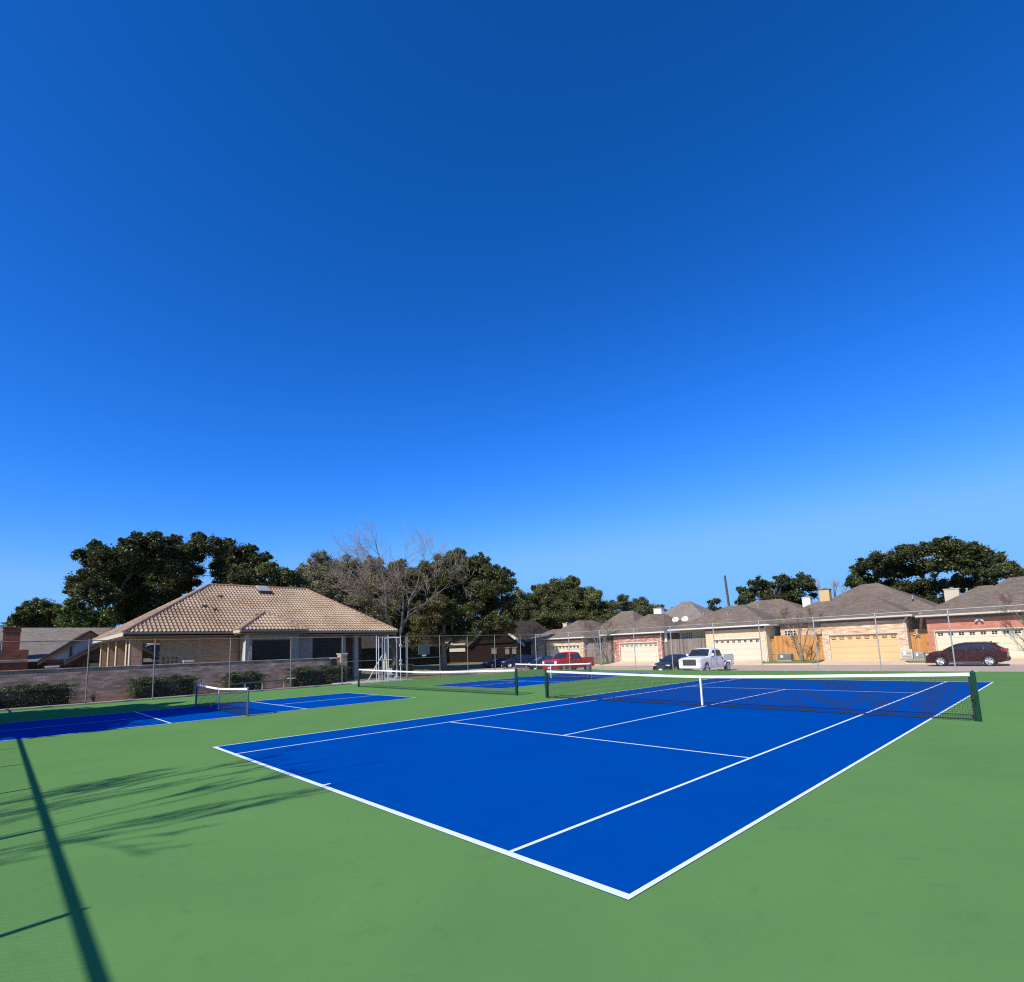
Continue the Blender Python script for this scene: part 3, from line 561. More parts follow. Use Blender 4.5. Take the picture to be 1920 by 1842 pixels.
def crape(loc,label,seed,h,wd,leaves=None,name='multi_stem_tree'):
    pr=random.Random(seed); L=[]
    for k in range(6):
        a=k*1.05+pr.uniform(-.3,.3); s=pr.uniform(.25,.5)*wd
        L.append(([(0.05*math.cos(a),.05*math.sin(a),-.1),(.3*s*math.cos(a),.3*s*math.sin(a),h*.28),(.75*s*math.cos(a),.75*s*math.sin(a),h*.55)],.06,.035,h*.19))
    return baretree(loc,label,L,seed,name,'bark_pale','twig_brown',4,.10,.6,.008,CR,leaves)
crape((-38.5,50.6,-.2),'twiggy brown multi-stem tree at the left side of the leftmost garage',41,4.7,2.2)
crape((-27.9,50.6,-.2),'twiggy brown multi-stem tree by the weathered fence left of the red brick garage',42,5.0,3.2,('leaf_olive',1,.10))
crape((-5.0,51.2,-.2),'twiggy multi-stem tree casting its shadow on the orange wooden fence',43,4.6,2.6,('leaf_olive',1,.09))
crape((10.95,51.0,-.2),'twiggy multi-stem tree at the right edge beside the cream garage door',44,4.6,2.4)
baretree((-12.5,88,-.2),'distant pinkish leafless tree behind the yellow chimney',[([(0,0,-.2),(.1,0,3),(0,0,5.5)],.25,.16,2.0),([(0,0,3.4),(1.5,0,6)],.14,.1,1.8),([(0,0,3.8),(-1.2,0,6)],.14,.1,1.8)],45,lev=4,up=.1,minr=.015)
baretree((-80,-1.5,-.2),'distant leafless tree at the far left edge beyond the shingled house',[([(0,0,-.2),(.1,0,3),(0,0,5.0)],.25,.16,1.7)],46,lev=4,up=.1,minr=.015)
# the trees behind the camera whose shadows fall on the left of the courts
pr=random.Random(5); lob=[]
for k in range(60):
    a=pr.uniform(0,6.28); q=pr.uniform(0,1)**.5
    x=-11.2+q*5.4*math.cos(a); y=-11+q*4.0*math.sin(a); lob.append((x,y,pr.uniform(3.0,10.6-2.6*q*q),pr.uniform(1.0,1.5)))
oak('s',(-11.5,-12.2,-.1),lob,'leafy oak outside the near fence, seen only by its shadow on the left court','leaf_mid',51,dens=330,size=.4,r0=.4,group='trees outside the near fence')
L=[([(0,0,-.2),(0,0,1.0),(.05,0,2.1)],.2,.16,0)]
for k in range(7):
    a=k*.9+.2; s=.5
    L.append(([(.05,0,2.1),(s*math.cos(a),s*math.sin(a),3.6),(1.6*s*math.cos(a)*1.3,1.6*s*math.sin(a),5.6)],.06,.035,1.5))
baretree((5.2,-12.0,-.1),'leafless tree outside the near fence, seen only by its thin shadows on the green court',L,52,lev=5,up=.2,spread=.34,minr=.010,group='trees outside the near fence',fork=(2,2))

# ------------------------------------------------------------------ hedges
def hedge(label,x0,x1,y0,y1,z0,z1,seed,leaf='leaf_hedge',n=5200,size=.085,rough=.12,name='hedge',group='clipped shrubs along the brick wall'):
    t=thing(name,((x0+x1)/2,(y0+y1)/2,z0),label,'hedge',group); g=np.random.default_rng(seed)
    n=int(n*1.8); hx,hy,hz=(x1-x0)/2,(y1-y0)/2,(z1-z0)
    th=g.uniform(0,2*np.pi,n); u=g.uniform(0,1,n)
    e=.55
    cx=np.sign(np.cos(th))*np.abs(np.cos(th))**e; cy=np.sign(np.sin(th))*np.abs(np.sin(th))**e
    zz=u; prof=np.clip(1-np.clip((zz-.62)/.38,0,1)**2.4*.75,.0,1)*(.86+.14*np.clip(zz/.25,0,1))
    fill=g.uniform(.72,1.05,n); fill[n//2:]=g.uniform(.0,1,n-n//2)**.5
    top=g.uniform(0,1,n)<.4; zz=np.where(top,1-.08*g.uniform(0,1,n)-.35*np.clip(fill-.6,0,1)**2,zz); 
    lump=1+rough*np.sin(th*7+seed)*np.sin(zz*5+th*3)
    X=cx*hx*fill*prof*lump; Y=cy*hy*fill*prof*lump; Z=hz*zz*(1+rough*.9*np.sin(Y*4.1+seed)*np.sin(X*5+1))+g.normal(size=n)*.02
    leafmesh('leaves',np.stack([X,Y,np.maximum(Z,.01)],1),size*.78,M[leaf],t,seed,up=.1)
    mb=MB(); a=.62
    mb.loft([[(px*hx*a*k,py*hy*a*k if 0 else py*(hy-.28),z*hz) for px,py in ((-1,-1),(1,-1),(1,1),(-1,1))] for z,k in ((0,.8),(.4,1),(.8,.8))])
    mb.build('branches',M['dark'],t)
    return t
hedge('long dark clipped hedge at the left edge in front of the brick wall',-24.1,-22.7,-6.2,-.45,-.1,.93,61,n=9000)
hedge('rounded hedge in front of the brick wall just left of the short net',-24.15,-22.9,1.9,5.3,-.1,.97,62,n=6500,rough=.16)
hedge('smaller rounded hedge right of the short net near the brick wall',-24.15,-23.0,6.8,9.15,-.1,.95,63,n=4500,rough=.2)
hedge('long hedge at the right end of the brick wall left of the entrance gate',-24.1,-22.9,10.7,15.0,-.1,1.08,64,n=7500,rough=.16)
hedge('low boxy yellow green hedge on the lawn beyond the entrance gate',-38.6,-37.3,27.0,29.9,-.4,.63,65,'leaf_yellow',n=4500,size=.1,rough=.05,group='box hedge')
# tuft of strappy dry leaves
t=thing('strappy_plant',(-23.4,.35,-.1),'small spiky dry plant between the two leftmost hedges','plant'); mb=MB(); pr=random.Random(3)
for k in range(46):
    a=pr.uniform(0,6.28); l=pr.uniform(.4,.75); s=.2+.5*pr.random(); w_=.012
    p=[Vector((math.cos(a)*s*l*q,math.sin(a)*s*l*q,.02+l*(q*.95-.6*s*q*q))) for q in (0,.35,.7,1)]
    n_=Vector((-math.sin(a),math.cos(a),0))*w_
    for i in range(3): mb.face([p[i]-n_,p[i]+n_,p[i+1]+n_*(1-.3*i),p[i+1]-n_*(1-.3*i)])
mb.build('leaves',pm('dry_blades',(.16,.13,.09),.3,6,.9),t,fix=False)

# ------------------------------------------------------------------ buildings
M['brick_wall']=brick('garden_wall_brick',(.56,.34,.22),(.80,.54,.38),(.36,.26,.19),.36,.14,.45)
M['brick_club']=brick('clubhouse_brick',(.54,.28,.14),(.66,.40,.22),(.54,.38,.24),.22,.075,.2)
M['brick_club_grey']=brick('clubhouse_grey_brick',(.40,.33,.27),(.50,.42,.35),(.44,.38,.32),.22,.075,.2)
M['brick_red']=brick('red_brick',(.22,.05,.035),(.32,.09,.06),(.28,.18,.15),.22,.075,.3)
M['brick_redmix']=brick('mottled_red_brick',(.50,.14,.09),(.86,.54,.40),(.60,.42,.34),.34,.1,.35)
M['brick_pink']=brick('pink_brick',(.58,.20,.13),(.70,.30,.20),(.60,.34,.25),.22,.075,.25)
M['brick_cream']=brick('cream_brick',(.78,.62,.38),(.88,.72,.48),(.76,.62,.46),.22,.075,.12)
M['brick_peach']=brick('peach_brick',(.80,.46,.28),(.98,.78,.54),(.80,.62,.46),.40,.12,.42)
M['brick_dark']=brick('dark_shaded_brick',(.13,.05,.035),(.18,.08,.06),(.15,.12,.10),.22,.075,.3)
M['brick_shade']=brick('shade_darkened_brick',(.022,.012,.010),(.035,.019,.015),(.025,.02,.018),.22,.075,.3)  # brick with the oak shade put into its colour, for the houses behind
M['cream']=pm('cream_stucco',(.60,.52,.38),.05,3,.85,bump=.1,bscale=60)
M['greyst']=pm('grey_stucco',(.30,.29,.27),.08,3,.85)
M['trimc']=pm('cream_trim_paint',(.62,.56,.45),.04,3,.5)
M['trimw']=pm('white_trim_paint',(.76,.74,.70),.04,3,.5)
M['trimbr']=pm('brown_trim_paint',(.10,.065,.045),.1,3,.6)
M['bronze']=pm('bronze_gutter',(.16,.135,.11),.1,3,.5)
M['soffit']=pm('tan_soffit',(.34,.22,.13),.1,2,.8)
M['panelw']=pm('white_render_panel',(.60,.60,.60),.05,3,.8)
M['glass']=pm('dark_window_glass',(.008,.008,.008),.1,1,.25,spec=.15)
M['doorw']=pm('cream_garage_paint',(.74,.66,.50),.03,.8,.6)
M['doory']=pm('yellow_garage_paint',(.76,.50,.24),.04,.8,.6)
M['doorhe']=pm('ivory_garage_paint',(.74,.67,.47),.03,.8,.6)
M['yellow']=pm('yellow_siding',(.64,.44,.20),.04,2,.7)
def woodmat(name,c1,c2,axis=0,pitch=.145):
    m,nt,b=newmat(name); L=nt.links.new
    g=N(nt,'ShaderNodeNewGeometry'); sp=N(nt,'ShaderNodeSeparateXYZ'); L(g.outputs['Position'],sp.inputs[0])
    dv=N(nt,'ShaderNodeMath',operation='DIVIDE'); L(sp.outputs[axis],dv.inputs[0]); dv.inputs[1].default_value=pitch
    fl=N(nt,'ShaderNodeMath',operation='FLOOR'); L(dv.outputs[0],fl.inputs[0])
    wn=N(nt,'ShaderNodeTexWhiteNoise',noise_dimensions='1D'); L(fl.outputs[0],wn.inputs['W'])
    n=N(nt,'ShaderNodeTexNoise'); mp=N(nt,'ShaderNodeMapping'); mp.inputs['Scale'].default_value=(9,9,1.2); L(g.outputs['Position'],mp.inputs[0]); L(mp.outputs[0],n.inputs['Vector']); n.inputs['Scale'].default_value=1.5; n.inputs['Detail'].default_value=5
    a=N(nt,'ShaderNodeMath',operation='MULTIPLY_ADD'); L(wn.outputs[0],a.inputs[0]); a.inputs[1].default_value=.5; L(n.outputs['Fac'],a.inputs[2])
    r=ramp(nt,a.outputs[0],[(.35,c1),(.95,c2)]); L(r.outputs[0],b.inputs['Base Color']); b.inputs['Roughness'].default_value=.85; b.inputs['Specular IOR Level'].default_value=.2
    return m
M['woodgrey']=woodmat('weathered_wood',(.10,.075,.065),(.30,.24,.21))
M['woodorange']=woodmat('stained_cedar',(.48,.20,.05),(.68,.34,.11))
def shingle(name,c1,c2):
    m,nt,b=newmat(name); L=nt.links.new
    g=N(nt,'ShaderNodeNewGeometry'); sp=N(nt,'ShaderNodeSeparateXYZ'); L(g.outputs['Position'],sp.inputs[0])
    a=N(nt,'ShaderNodeMath',operation='ADD'); L(sp.outputs[0],a.inputs[0]); L(sp.outputs[1],a.inputs[1])
    cb=N(nt,'ShaderNodeCombineXYZ'); L(a.outputs[0],cb.inputs[0]); L(sp.outputs[2],cb.inputs[1])
    t=N(nt,'ShaderNodeTexBrick'); L(cb.outputs[0],t.inputs['Vector']); t.inputs['Scale'].default_value=1; t.inputs['Brick Width'].default_value=.3; t.inputs['Row Height'].default_value=.07; t.inputs['Mortar Size'].default_value=.006
    t.inputs['Color1'].default_value=(*c1,1); t.inputs['Color2'].default_value=(*c2,1); t.inputs['Mortar'].default_value=(*c_mul(c1,.6),1)
    n=N(nt,'ShaderNodeTexNoise'); n.inputs['Scale'].default_value=.6; n.inputs['Detail'].default_value=9; n.inputs['Roughness'].default_value=.75; L(g.outputs['Position'],n.inputs['Vector'])
    r=ramp(nt,n.outputs['Fac'],[(.3,(.78,.78,.8)),(.7,(1.12,1.08,1.05))])
    mx=N(nt,'ShaderNodeMix',data_type='RGBA',blend_type='MULTIPLY'); mx.inputs[0].default_value=1
    L(t.outputs['Color'],mx.inputs[6]); L(r.outputs[0],mx.inputs[7]); L(mx.outputs[2],b.inputs['Base Color'])
    b.inputs['Roughness'].default_value=.95; b.inputs['Specular IOR Level'].default_value=0
    return m
M['sh_a']=shingle('brown_grey_shingles',(.175,.138,.103),(.255,.205,.16))
M['sh_dark']=shingle('shaded_brown_shingles',(.06,.045,.035),(.10,.08,.06))  # brown darkened to carry the shade on the brick house roofs
M['sh_b']=shingle('olive_grey_shingles',(.22,.195,.155),(.31,.275,.23))

def hip(name,x0,x1,y0,y1,ze,ridge,mat,parent,ov=.0,thick=.16,trim=None,base=(0,0,0),ridge_axis='x'):
    """hip roof; ridge=((xa,ya),(xb,yb),zr). x axis ridge: faces front/back trapezoids"""
    bx,by,bz=base
    (xa,ya),(xb,yb),zr=ridge
    def q(p): return (p[0]-bx,p[1]-by,p[2]-bz)
    A,B,D,E=(x0,y0,ze),(x1,y0,ze),(x1,y1,ze),(x0,y1,ze); P,Q=(xa,ya,zr),(xb,yb,zr)
    mb=MB()
    if ridge_axis=='x': F=[(A,B,Q,P),(B,D,Q),(D,E,P,Q),(E,A,P)]
    else: F=[(A,B,P),(B,D,Q,P),(D,E,Q),(E,A,P,Q)]
    for f in F: mb.face([q(p) for p in f])
    mb.face([q((x0,y0,ze-.01)),q((x0,y1,ze-.01)),q((x1,y1,ze-.01)),q((x1,y0,ze-.01))])
    o=mb.build(name,M[mat],parent,fix=False)
    if trim:
        mb=MB(); t_=.05; i=.002
        for (a,b,c,d) in ((x0-t_,x1+t_,y0-t_,y0-i),(x0-t_,x1+t_,y1+i,y1+t_)): mb.box(a-bx,b-bx,c-by,d-by,ze-thick-bz,ze+.02-bz)
        for (a,b,c,d) in ((x0-t_,x0-i,y0,y1),(x1+i,x1+t_,y0,y1)): mb.box(a-bx,b-bx,c-by,d-by,ze-thick-bz,ze+.02-bz)
        mb.build('fascia',M[trim],o)
    return o
def chimney(parent,base,x0,x1,y0,y1,z0,z1,mat,cap='trimc'):
    bx,by,bz=base; mb=MB(); mb.box(x0-bx,x1-bx,y0-by,y1-by,z0-bz,z1-bz)
    o=mb.build('chimney',M[mat],parent)
    mb=MB(); mb.box(x0-.05-bx,x1+.05-bx,y0-.05-by,y1+.05-by,z1+.002-bz,z1+.07-bz); mb.build('chimney_cap',M[cap],o)
    mb=MB(); c=((x0+x1)/2-bx,(y0+y1)/2-by); mb.tube([(c[0],c[1],z1+.072-bz),(c[0],c[1],z1+.22-bz)],.16,10); mb.build('flue',M['galvdark'],o)
    return o
def garage_door(parent,base,x0,x1,y,z0,z1,mat,panes,cols=8):
    bx,by,bz=base; mb=MB(); n=4; hh=(z1-z0)/n; X0,X1=x0-bx,x1-bx; Y=y-by
    for i in range(n):
        a=z0-bz+i*hh; mb.box(X0,X1,Y,Y+.05,a+.004,a+hh-.006)
        w=(X1-X0)/cols
        if i<n-1:
            for k in range(cols): mb.box(X0+k*w+.07,X0+(k+1)*w-.07,Y-.012,Y-.001,a+.1,a+hh-.1)
    o=mb.build('garage_door',M[mat],parent)
    if panes:
        w=(X1-X0)/cols; a=z0-bz+3*hh
        for k in range(cols):
            mb=MB()
            if panes=='grid':
                for i in range(2):
                    for j in range(2):
                        xa=X0+k*w+.16+i*(w-.32)/2+.01; mb.box(xa,xa+(w-.32)/2-.03,Y-.014,Y-.002,a+.2+j*.12,a+.2+j*.12+.09)
            else: # small arched scroll inserts
                xm=X0+(k+.5)*w
                for sgn in (-1,1):
                    mb.tube([(xm+sgn*.02,Y-.01,a+.3),(xm+sgn*.1,Y-.01,a+.37),(xm+sgn*.18,Y-.01,a+.32),(xm+sgn*.16,Y-.01,a+.25)],.022,5)
                mb.box(xm-.16,xm+.16,Y-.014,Y-.002,a+.16,a+.22)
            mb.build('door_window',M['glass'],o)
    return o
def ghouse(label,base,wx0,wx1,dx0,dx1,ze,wallmat,doormat,panes,roof,trim='trimw',extra=None,cols=8,depth=9,zd=2.03,name='garage_house'):
    """house with a two car garage facing the street"""
    t=thing(name,base,label,'house','houses along the street'); bx,by,bz=base; z0=-.35-bz; y=52.5-by; zt=ze-bz-.02
    mb=MB(); x0,x1,a,b=wx0-bx,wx1-bx,dx0-bx,dx1-bx
    mb.box(x0,a,y,y+.25,z0,zt); mb.box(b,x1,y,y+.25,z0,zt); mb.box(a,b,y,y+.25,zd-bz,zt)
    mb.box(x0,x0+.2,y+.25,y+depth,z0,zt); mb.box(x1-.2,x1,y+.25,y+depth,z0,zt); mb.box(x0+.2,x1-.2,y+depth-.2,y+depth,z0,zt)
    mb.build('wall',M[wallmat],t)
    mb=MB(); mb.box(x0,x1,y-.025,y-.002,zt-.34,zt); mb.build('eave_shade_strip',M['trimbr'],t)  # dark strip painted in for the eave shadow along the wall top
    mb=MB(); mb.box(a-.07,a-.002,y-.03,y-.002,z0,zd-bz+.07); mb.box(b+.002,b+.07,y-.03,y-.002,z0,zd-bz+.07); mb.box(a-.002,b+.002,y-.03,y-.002,zd-bz+.005,zd-bz+.1); mb.build('door_trim',M[trim],t)
    garage_door(t,base,dx0,dx1,52.66,-.2,zd,doormat,panes,cols)
    r=hip('roof',*roof[0],roof[1],roof[2],t,trim=trim,base=base)
    # gutter and downspouts
    rx0,rx1,ry0=roof[0][0],roof[0][1],roof[0][2]
    mb=MB(); mb.box(rx0-bx,rx1-bx,ry0-.17-by,ry0-.052-by,ze-.13-bz,ze-.01-bz,bev=.02); mb.build('gutter',M[trim],r)
    xx=x1-.12; mb=MB(); mb.tube([(rx1-.25-bx,ry0-.1-by,ze-.12-bz),(xx,y-.12,ze-.45-bz),(xx,y-.08,ze-.55-bz),(xx,y-.08,z0+.2)],.045,6); mb.build('downspout',M[trim],t,smooth=40)
    return t
def wallbox(parent,base,x0,x1,y0,y1,z0,z1,mat,name='wall'):
    bx,by,bz=base; mb=MB(); mb.box(x0-bx,x1-bx,y0-by,y1-by,z0-bz,z1-bz); return mb.build(name,M[mat],parent)
def vents(parent,base,pts):
    for (x,y,z) in pts:
        mb=MB(); bx,by,bz=base; mb.tube([(x-bx,y-by,z-bz),(x-bx,y-by,z-bz+.35)],.06,8); mb.tube([(x-bx,y-by,z-bz+.33),(x-bx,y-by,z-bz+.4)],.1,8); mb.build('roof_vent',M['galv'],parent)
def blockwindow(parent,base,x0,x1,y,z0,z1,nx=5,nz=3):
    bx,by,bz=base; mb=MB(); mb.box(x0-bx,x1-bx,y-.03-by,y-.002-by,z0-bz,z1-bz); o=mb.build('window_frame',M['trimw'],parent)
    w=(x1-x0)/nx; h_=(z1-z0)/nz; mb=MB()
    for i in range(nx):
        for j in range(nz): mb.box(x0-bx+i*w+.035,x0-bx+(i+1)*w-.035,y-.04-by,y-.031-by,z0-bz+j*h_+.035,z0-bz+(j+1)*h_-.035)
    mb.build('panes',M['glass'],o)

# HA
B=(-35.4,52.5,-.2)
ha=ghouse('leftmost garage house of the street, peach brick above a cream door behind the red pickup',B,-38.76,-32.03,-37.9,-32.85,3.08,'brick_peach','doorw','grid',((-39.3,-31.5,52,62.5,3.08),((-35.9,56),(-34.9,58.5),5.5),'sh_a'),trim='trimw')
wallbox(ha,B,-44.5,-38.95,55.2,55.5,-.35,2.9,'brick_peach'); hip('roof',-45.5,-38.2,54.4,63,2.95,((-43,58.5),(-40.5,58.5),4.6),'sh_a',ha,trim='trimbr',base=B)
for a,b,c,d in ((-43.6,-42.6,.9,2.1),(-41.6,-40.5,.2,2.1)): wallbox(ha,B,a,b,55.14,55.19,c,d,'glass','window')
chimney(ha,B,-41.2,-40.4,59,60,3.8,5.4,'cream')
# HB
B=(-23.8,52.5,-.2)
hb=ghouse('garage house with mottled red brick around a cream door with scroll windows',B,-27.23,-20.4,-26.35,-21.05,3.22,'brick_redmix','doorw','scroll',((-27.9,-19.8,52,62.5,3.22),((-24.3,56.2),(-23.2,58),5.6),'sh_a'))
hip('roof',-34.2,-26.0,55.5,65,3.3,((-31.1,60),(-29.1,60),6.5),'sh_a',hb,trim='trimw',base=B)
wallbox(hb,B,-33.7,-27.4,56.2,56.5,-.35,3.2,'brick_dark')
hip('roof',-30.2,-18.2,61,71.5,3.7,((-24.9,66),(-23.8,66),7.55),'sh_b',hb,trim='trimw',base=B)
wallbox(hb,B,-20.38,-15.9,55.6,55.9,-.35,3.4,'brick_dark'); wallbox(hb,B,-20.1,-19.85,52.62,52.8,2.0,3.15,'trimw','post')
chimney(hb,B,-27.0,-25.8,61.8,62.6,4.6,6.6,'trimw'); vents(hb,B,[(-25.2,58.5,4.9),(-20.6,63.5,5.3)])
# HC
B=(-12,52.5,-.2)
hc=ghouse('garage house with pale cream brick and a wide cream door behind the white pickup',B,-15.0,-8.55,-14.15,-9.25,3.38,'brick_cream','doorw','grid',((-19.2,-8.0,52,61,3.38),((-13.9,56.1),(-12.1,56.1),5.78),'sh_a'))
wallbox(hc,B,-18.7,-15.02,53.6,53.85,-.35,3.3,'brick_cream'); blockwindow(hc,B,-18.4,-17.1,53.6,2.3,2.95)
hip('roof',-18.5,-4.2,56.5,67.8,3.5,((-13.3,62),(-10.3,62),6.5),'sh_a',hc,trim='trimw',base=B)
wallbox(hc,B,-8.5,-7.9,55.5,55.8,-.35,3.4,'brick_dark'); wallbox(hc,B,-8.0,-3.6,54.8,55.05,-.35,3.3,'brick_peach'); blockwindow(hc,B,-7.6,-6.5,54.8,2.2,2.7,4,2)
vents(hc,B,[(-11.2,57.7,5.4),(-13.2,54.3,4.7)])
# HD
B=(0,52.5,-.2)
hd=ghouse('garage house with peach brick and a bright yellow garage door, second from right',B,-3.48,3.12,-2.9,2.42,3.52,'brick_peach','doory','scroll',((-4.0,3.65,52,62,3.52),((-1.2,56.6),(-.3,57.6),5.75),'sh_a'),trim='trimc')
hip('roof',-9.3,-1.5,54.3,62.5,3.5,((-5.4,58),(-2.4,58),5.55),'sh_a',hd,trim='trimbr',base=B)
hip('roof',-8.6,5.2,57.5,70.8,3.75,((-2.6,64),(-1.0,64),7.4),'sh_a',hd,trim='trimc',base=B)
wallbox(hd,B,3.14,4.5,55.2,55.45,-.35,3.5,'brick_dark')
chimney(hd,B,-4.95,-4.05,58,58.8,4.2,6.75,'yellow','trimbr'); chimney(hd,B,-8.0,-7.15,62,62.7,4.2,6.35,'trimw','trimw'); vents(hd,B,[(2.6,59.5,5.2)])
# HE
B=(8,52.5,-.2)
he=ghouse('rightmost house with pink brick and ivory garage door behind the dark red car',B,4.52,11.6,5.0,10.35,3.38,'brick_pink','doorhe','grid',((3.95,12.4,52,62,3.38),((7.7,57),(8.6,57),5.75),'sh_a'),trim='trimc')
hip('roof',5.6,16,55,68,3.6,((9.4,61.5),(11.5,61.5),6.55),'sh_a',he,trim='trimc',base=B)
chimney(he,B,5.2,6.25,58,58.7,3.8,5.72,'cream','trimc'); vents(he,B,[(7.0,56.2,5.2)])
mb=MB(); mb.box(-.06-.2,.2-.2,-.16,-.02,3.0,3.12,bev=.02); mb.tube([(-.2,-.1,3.02),(-.32,-.28,2.93)],.07,8); mb.tube([(-.0,-.1,3.02),(.12,-.28,2.93)],.07,8); mb.build('floodlight',M['trimw'],he)
# background house bits behind the row
t=thing('distant_house',(-18.5,80,-.2),'white gabled house peak far behind the cream brick garage house','house','houses far behind')
mb=MB(); mb.prism([(-5,0),(5,0),(5,5.6),(0,8.3),(-5,5.6)],'y',0,9); mb.build('wall',M['trimw'],t); mb=MB(); mb.prism([(-5.5,5.45),(0,8.42),(5.5,5.45),(5.5,5.65),(0,8.62),(-5.5,5.65)],'y',-.5,9.5); mb.build('roof',M['sh_a'],t)
# satellite dishes on HC roof
for i,(x,lb) in enumerate(((-18.9,'left white satellite dish on the cream brick house roof'),(-17.7,'right white satellite dish on the cream brick house roof'))):
    t=thing('satellite_dish',(x,53.4,3.95),lb,'satellite dish','satellite dishes'); mb=MB(); rings=[]
    nrm=Vector((.25,-1,.45)).normalized(); a_=nrm.cross(Vector((0,0,1))).normalized(); b_=a_.cross(nrm); c0=Vector((0,-.1,.55))
    for q in (.02,.35,.7,1): rings.append([c0+a_*.38*q*math.cos(k*math.pi/8)+b_*.33*q*math.sin(k*math.pi/8)+nrm*(.13*q*q) for k in range(16)])
    mb.loft(rings); mb.build('dish',M['trimc'],t,smooth=60)
    mb=MB(); mb.tube([(0,0,-.1),(0,.02,.5)],.03,7); mb.tube([c0-b_*.4,c0+nrm*.6-b_*.1],.014,5); mb.tube([c0+nrm*.55-b_*.12,c0+nrm*.68-b_*.08],.04,7); mb.build('mount',M['galvdark'],t)
# wooden fences and gates between the garages
def boards(label,x0,x1,y,z1,mat,name='wooden_fence',cat='fence',group='wooden fences between the garages',z0=-.3,rag=.03,seed=1):
    t=thing(name,((x0+x1)/2,y,-.2),label,cat,group); pr=random.Random(seed); bx=(x0+x1)/2; n=max(3,int((x1-x0)/.145)); w=(x1-x0)/n; mb=MB()
    for i in range(n):
        zz=z1+pr.uniform(-rag,rag)+.2; yo=pr.uniform(-.006,.006); mb.box(x0-bx+i*w+.004,x0-bx+(i+1)*w-.004,yo,yo+.02,z0+.2,zz)
    mb.build('boards',M[mat],t); mb=MB()
    for z in (.3,1.1,1.9): mb.box(x0-bx,x1-bx,.028,.07,z,z+.09)
    mb.build('rails',M[mat],t); return t
boards('weathered grey board fence between the two leftmost garages',-31.9,-27.3,52.9,2.2,'woodgrey',rag=.06,seed=2)
boards('weathered grey board fence behind the black car, left of the cream brick garage',-20.3,-15.1,52.75,2.28,'woodgrey',rag=.04,seed=3)
ob=boards('bright orange stained board fence with gate behind the twiggy tree',-8.5,-3.55,53.4,2.2,'woodorange',rag=.004,seed=4)
for z in (.55,1.9): 
    mb=MB(); mb.box(-2.5,-2.3,-.02,-.008,z,z+.06); mb.build('hinge',M['dark'],ob)
gt=boards('orange stained wooden gate with a metal star ornament, between the yellow and ivory garage doors',3.16,4.48,53.4,2.3,'woodorange','wooden_gate','gate',rag=.0,seed=5)
mb=MB(); mb.box(.45,.5,-.05,-.008,1.15,1.35); mb.build('handle',M['dark'],gt); mb=MB(); mb.box(-.62,-.35,-.02,-.008,2.05,2.1);  mb.build('hinge',M['dark'],gt)
t=thing('star_ornament',(3.62,53.34,1.78),'dark and tan five pointed metal star hanging on the orange gate','ornament')
for k in range(5):
    for s_i,mn in ((0,'trimbr'),(1,'trimc')):
        pass
mA=MB(); mBm=MB()
for k in range(5):
    a=R(90+72*k+8); tip=(.36*math.cos(a),-.0,.36*math.sin(a))
    l=(.14*math.cos(a+R(36)),-.0,.14*math.sin(a+R(36))); r_=(.14*math.cos(a-R(36)),-.0,.14*math.sin(a-R(36))); c_=(0,-.09,0)
    mA.face([c_,tip,l]); mBm.face([c_,r_,tip])
    mA.face([tip,l,r_]) 
mA.build('star_face',M['trimbr'],t); mBm.build('star_facet',M['trimc'],t)
# AC unit and boxes
def unit(name,label,cat,x,y,z,wx,wy,hz,mat,group=None):
    t=thing(name,(x,y,z),label,cat,group); mb=MB(); mb.box(-wx,wx,-wy,wy,.05,hz,bev=.02); mb.build('casing',M[mat],t)
    mb=MB(); mb.box(-wx-.06,wx+.06,-wy-.06,wy+.06,-.15,.048); mb.build('pad',M['kerb'],t)
    mb=MB()
    for i in range(5): zz=.12+i*(hz-.25)/5; mb.box(-wx*.8,wx*.8,-wy-.012,-wy-.001,zz,zz+.03)
    mb.build('louvres',M['galvdark'],t)
    mb=MB(); mb.box(-wx*.5,-wx*.1,-wy-.02,-wy-.013,hz*.45,hz*.8); mb.build('label_plate',M['tape'],t)
M['boxgreen']=pm('grey_green_casing',(.16,.19,.17),.08,4,.5)
unit('utility_box','grey green transformer box on the grass by the orange fence','utility box',-6.85,52.3,-.2,.62,.4,.62,'boxgreen')
unit('utility_box','cream meter cabinet on the grass right of the yellow garage door','utility box',3.0,52.1,-.2,.42,.25,.85,'trimc')
unit('air_conditioner','low grey air conditioning unit beside the cream cabinet','air conditioner',3.85,52.0,-.2,.33,.33,.62,'galv')
t=thing('utility_pole',(-22.9,76,-.2),'tall dark bare utility pole standing behind the houses','pole'); mb=MB(); mb.tube([(0,0,-.3),(.1,0,6),(-.2,0,11.9)],[.2,.18,.15],10); mb.build('pole',M['trimbr'],t,smooth=60)
mb=MB(); 
for z in (9.2,10.4): mb.box(-.42,-.0,-.19,-.13,z,z+.08)
mb.build('bracket',M['galvdark'],t)

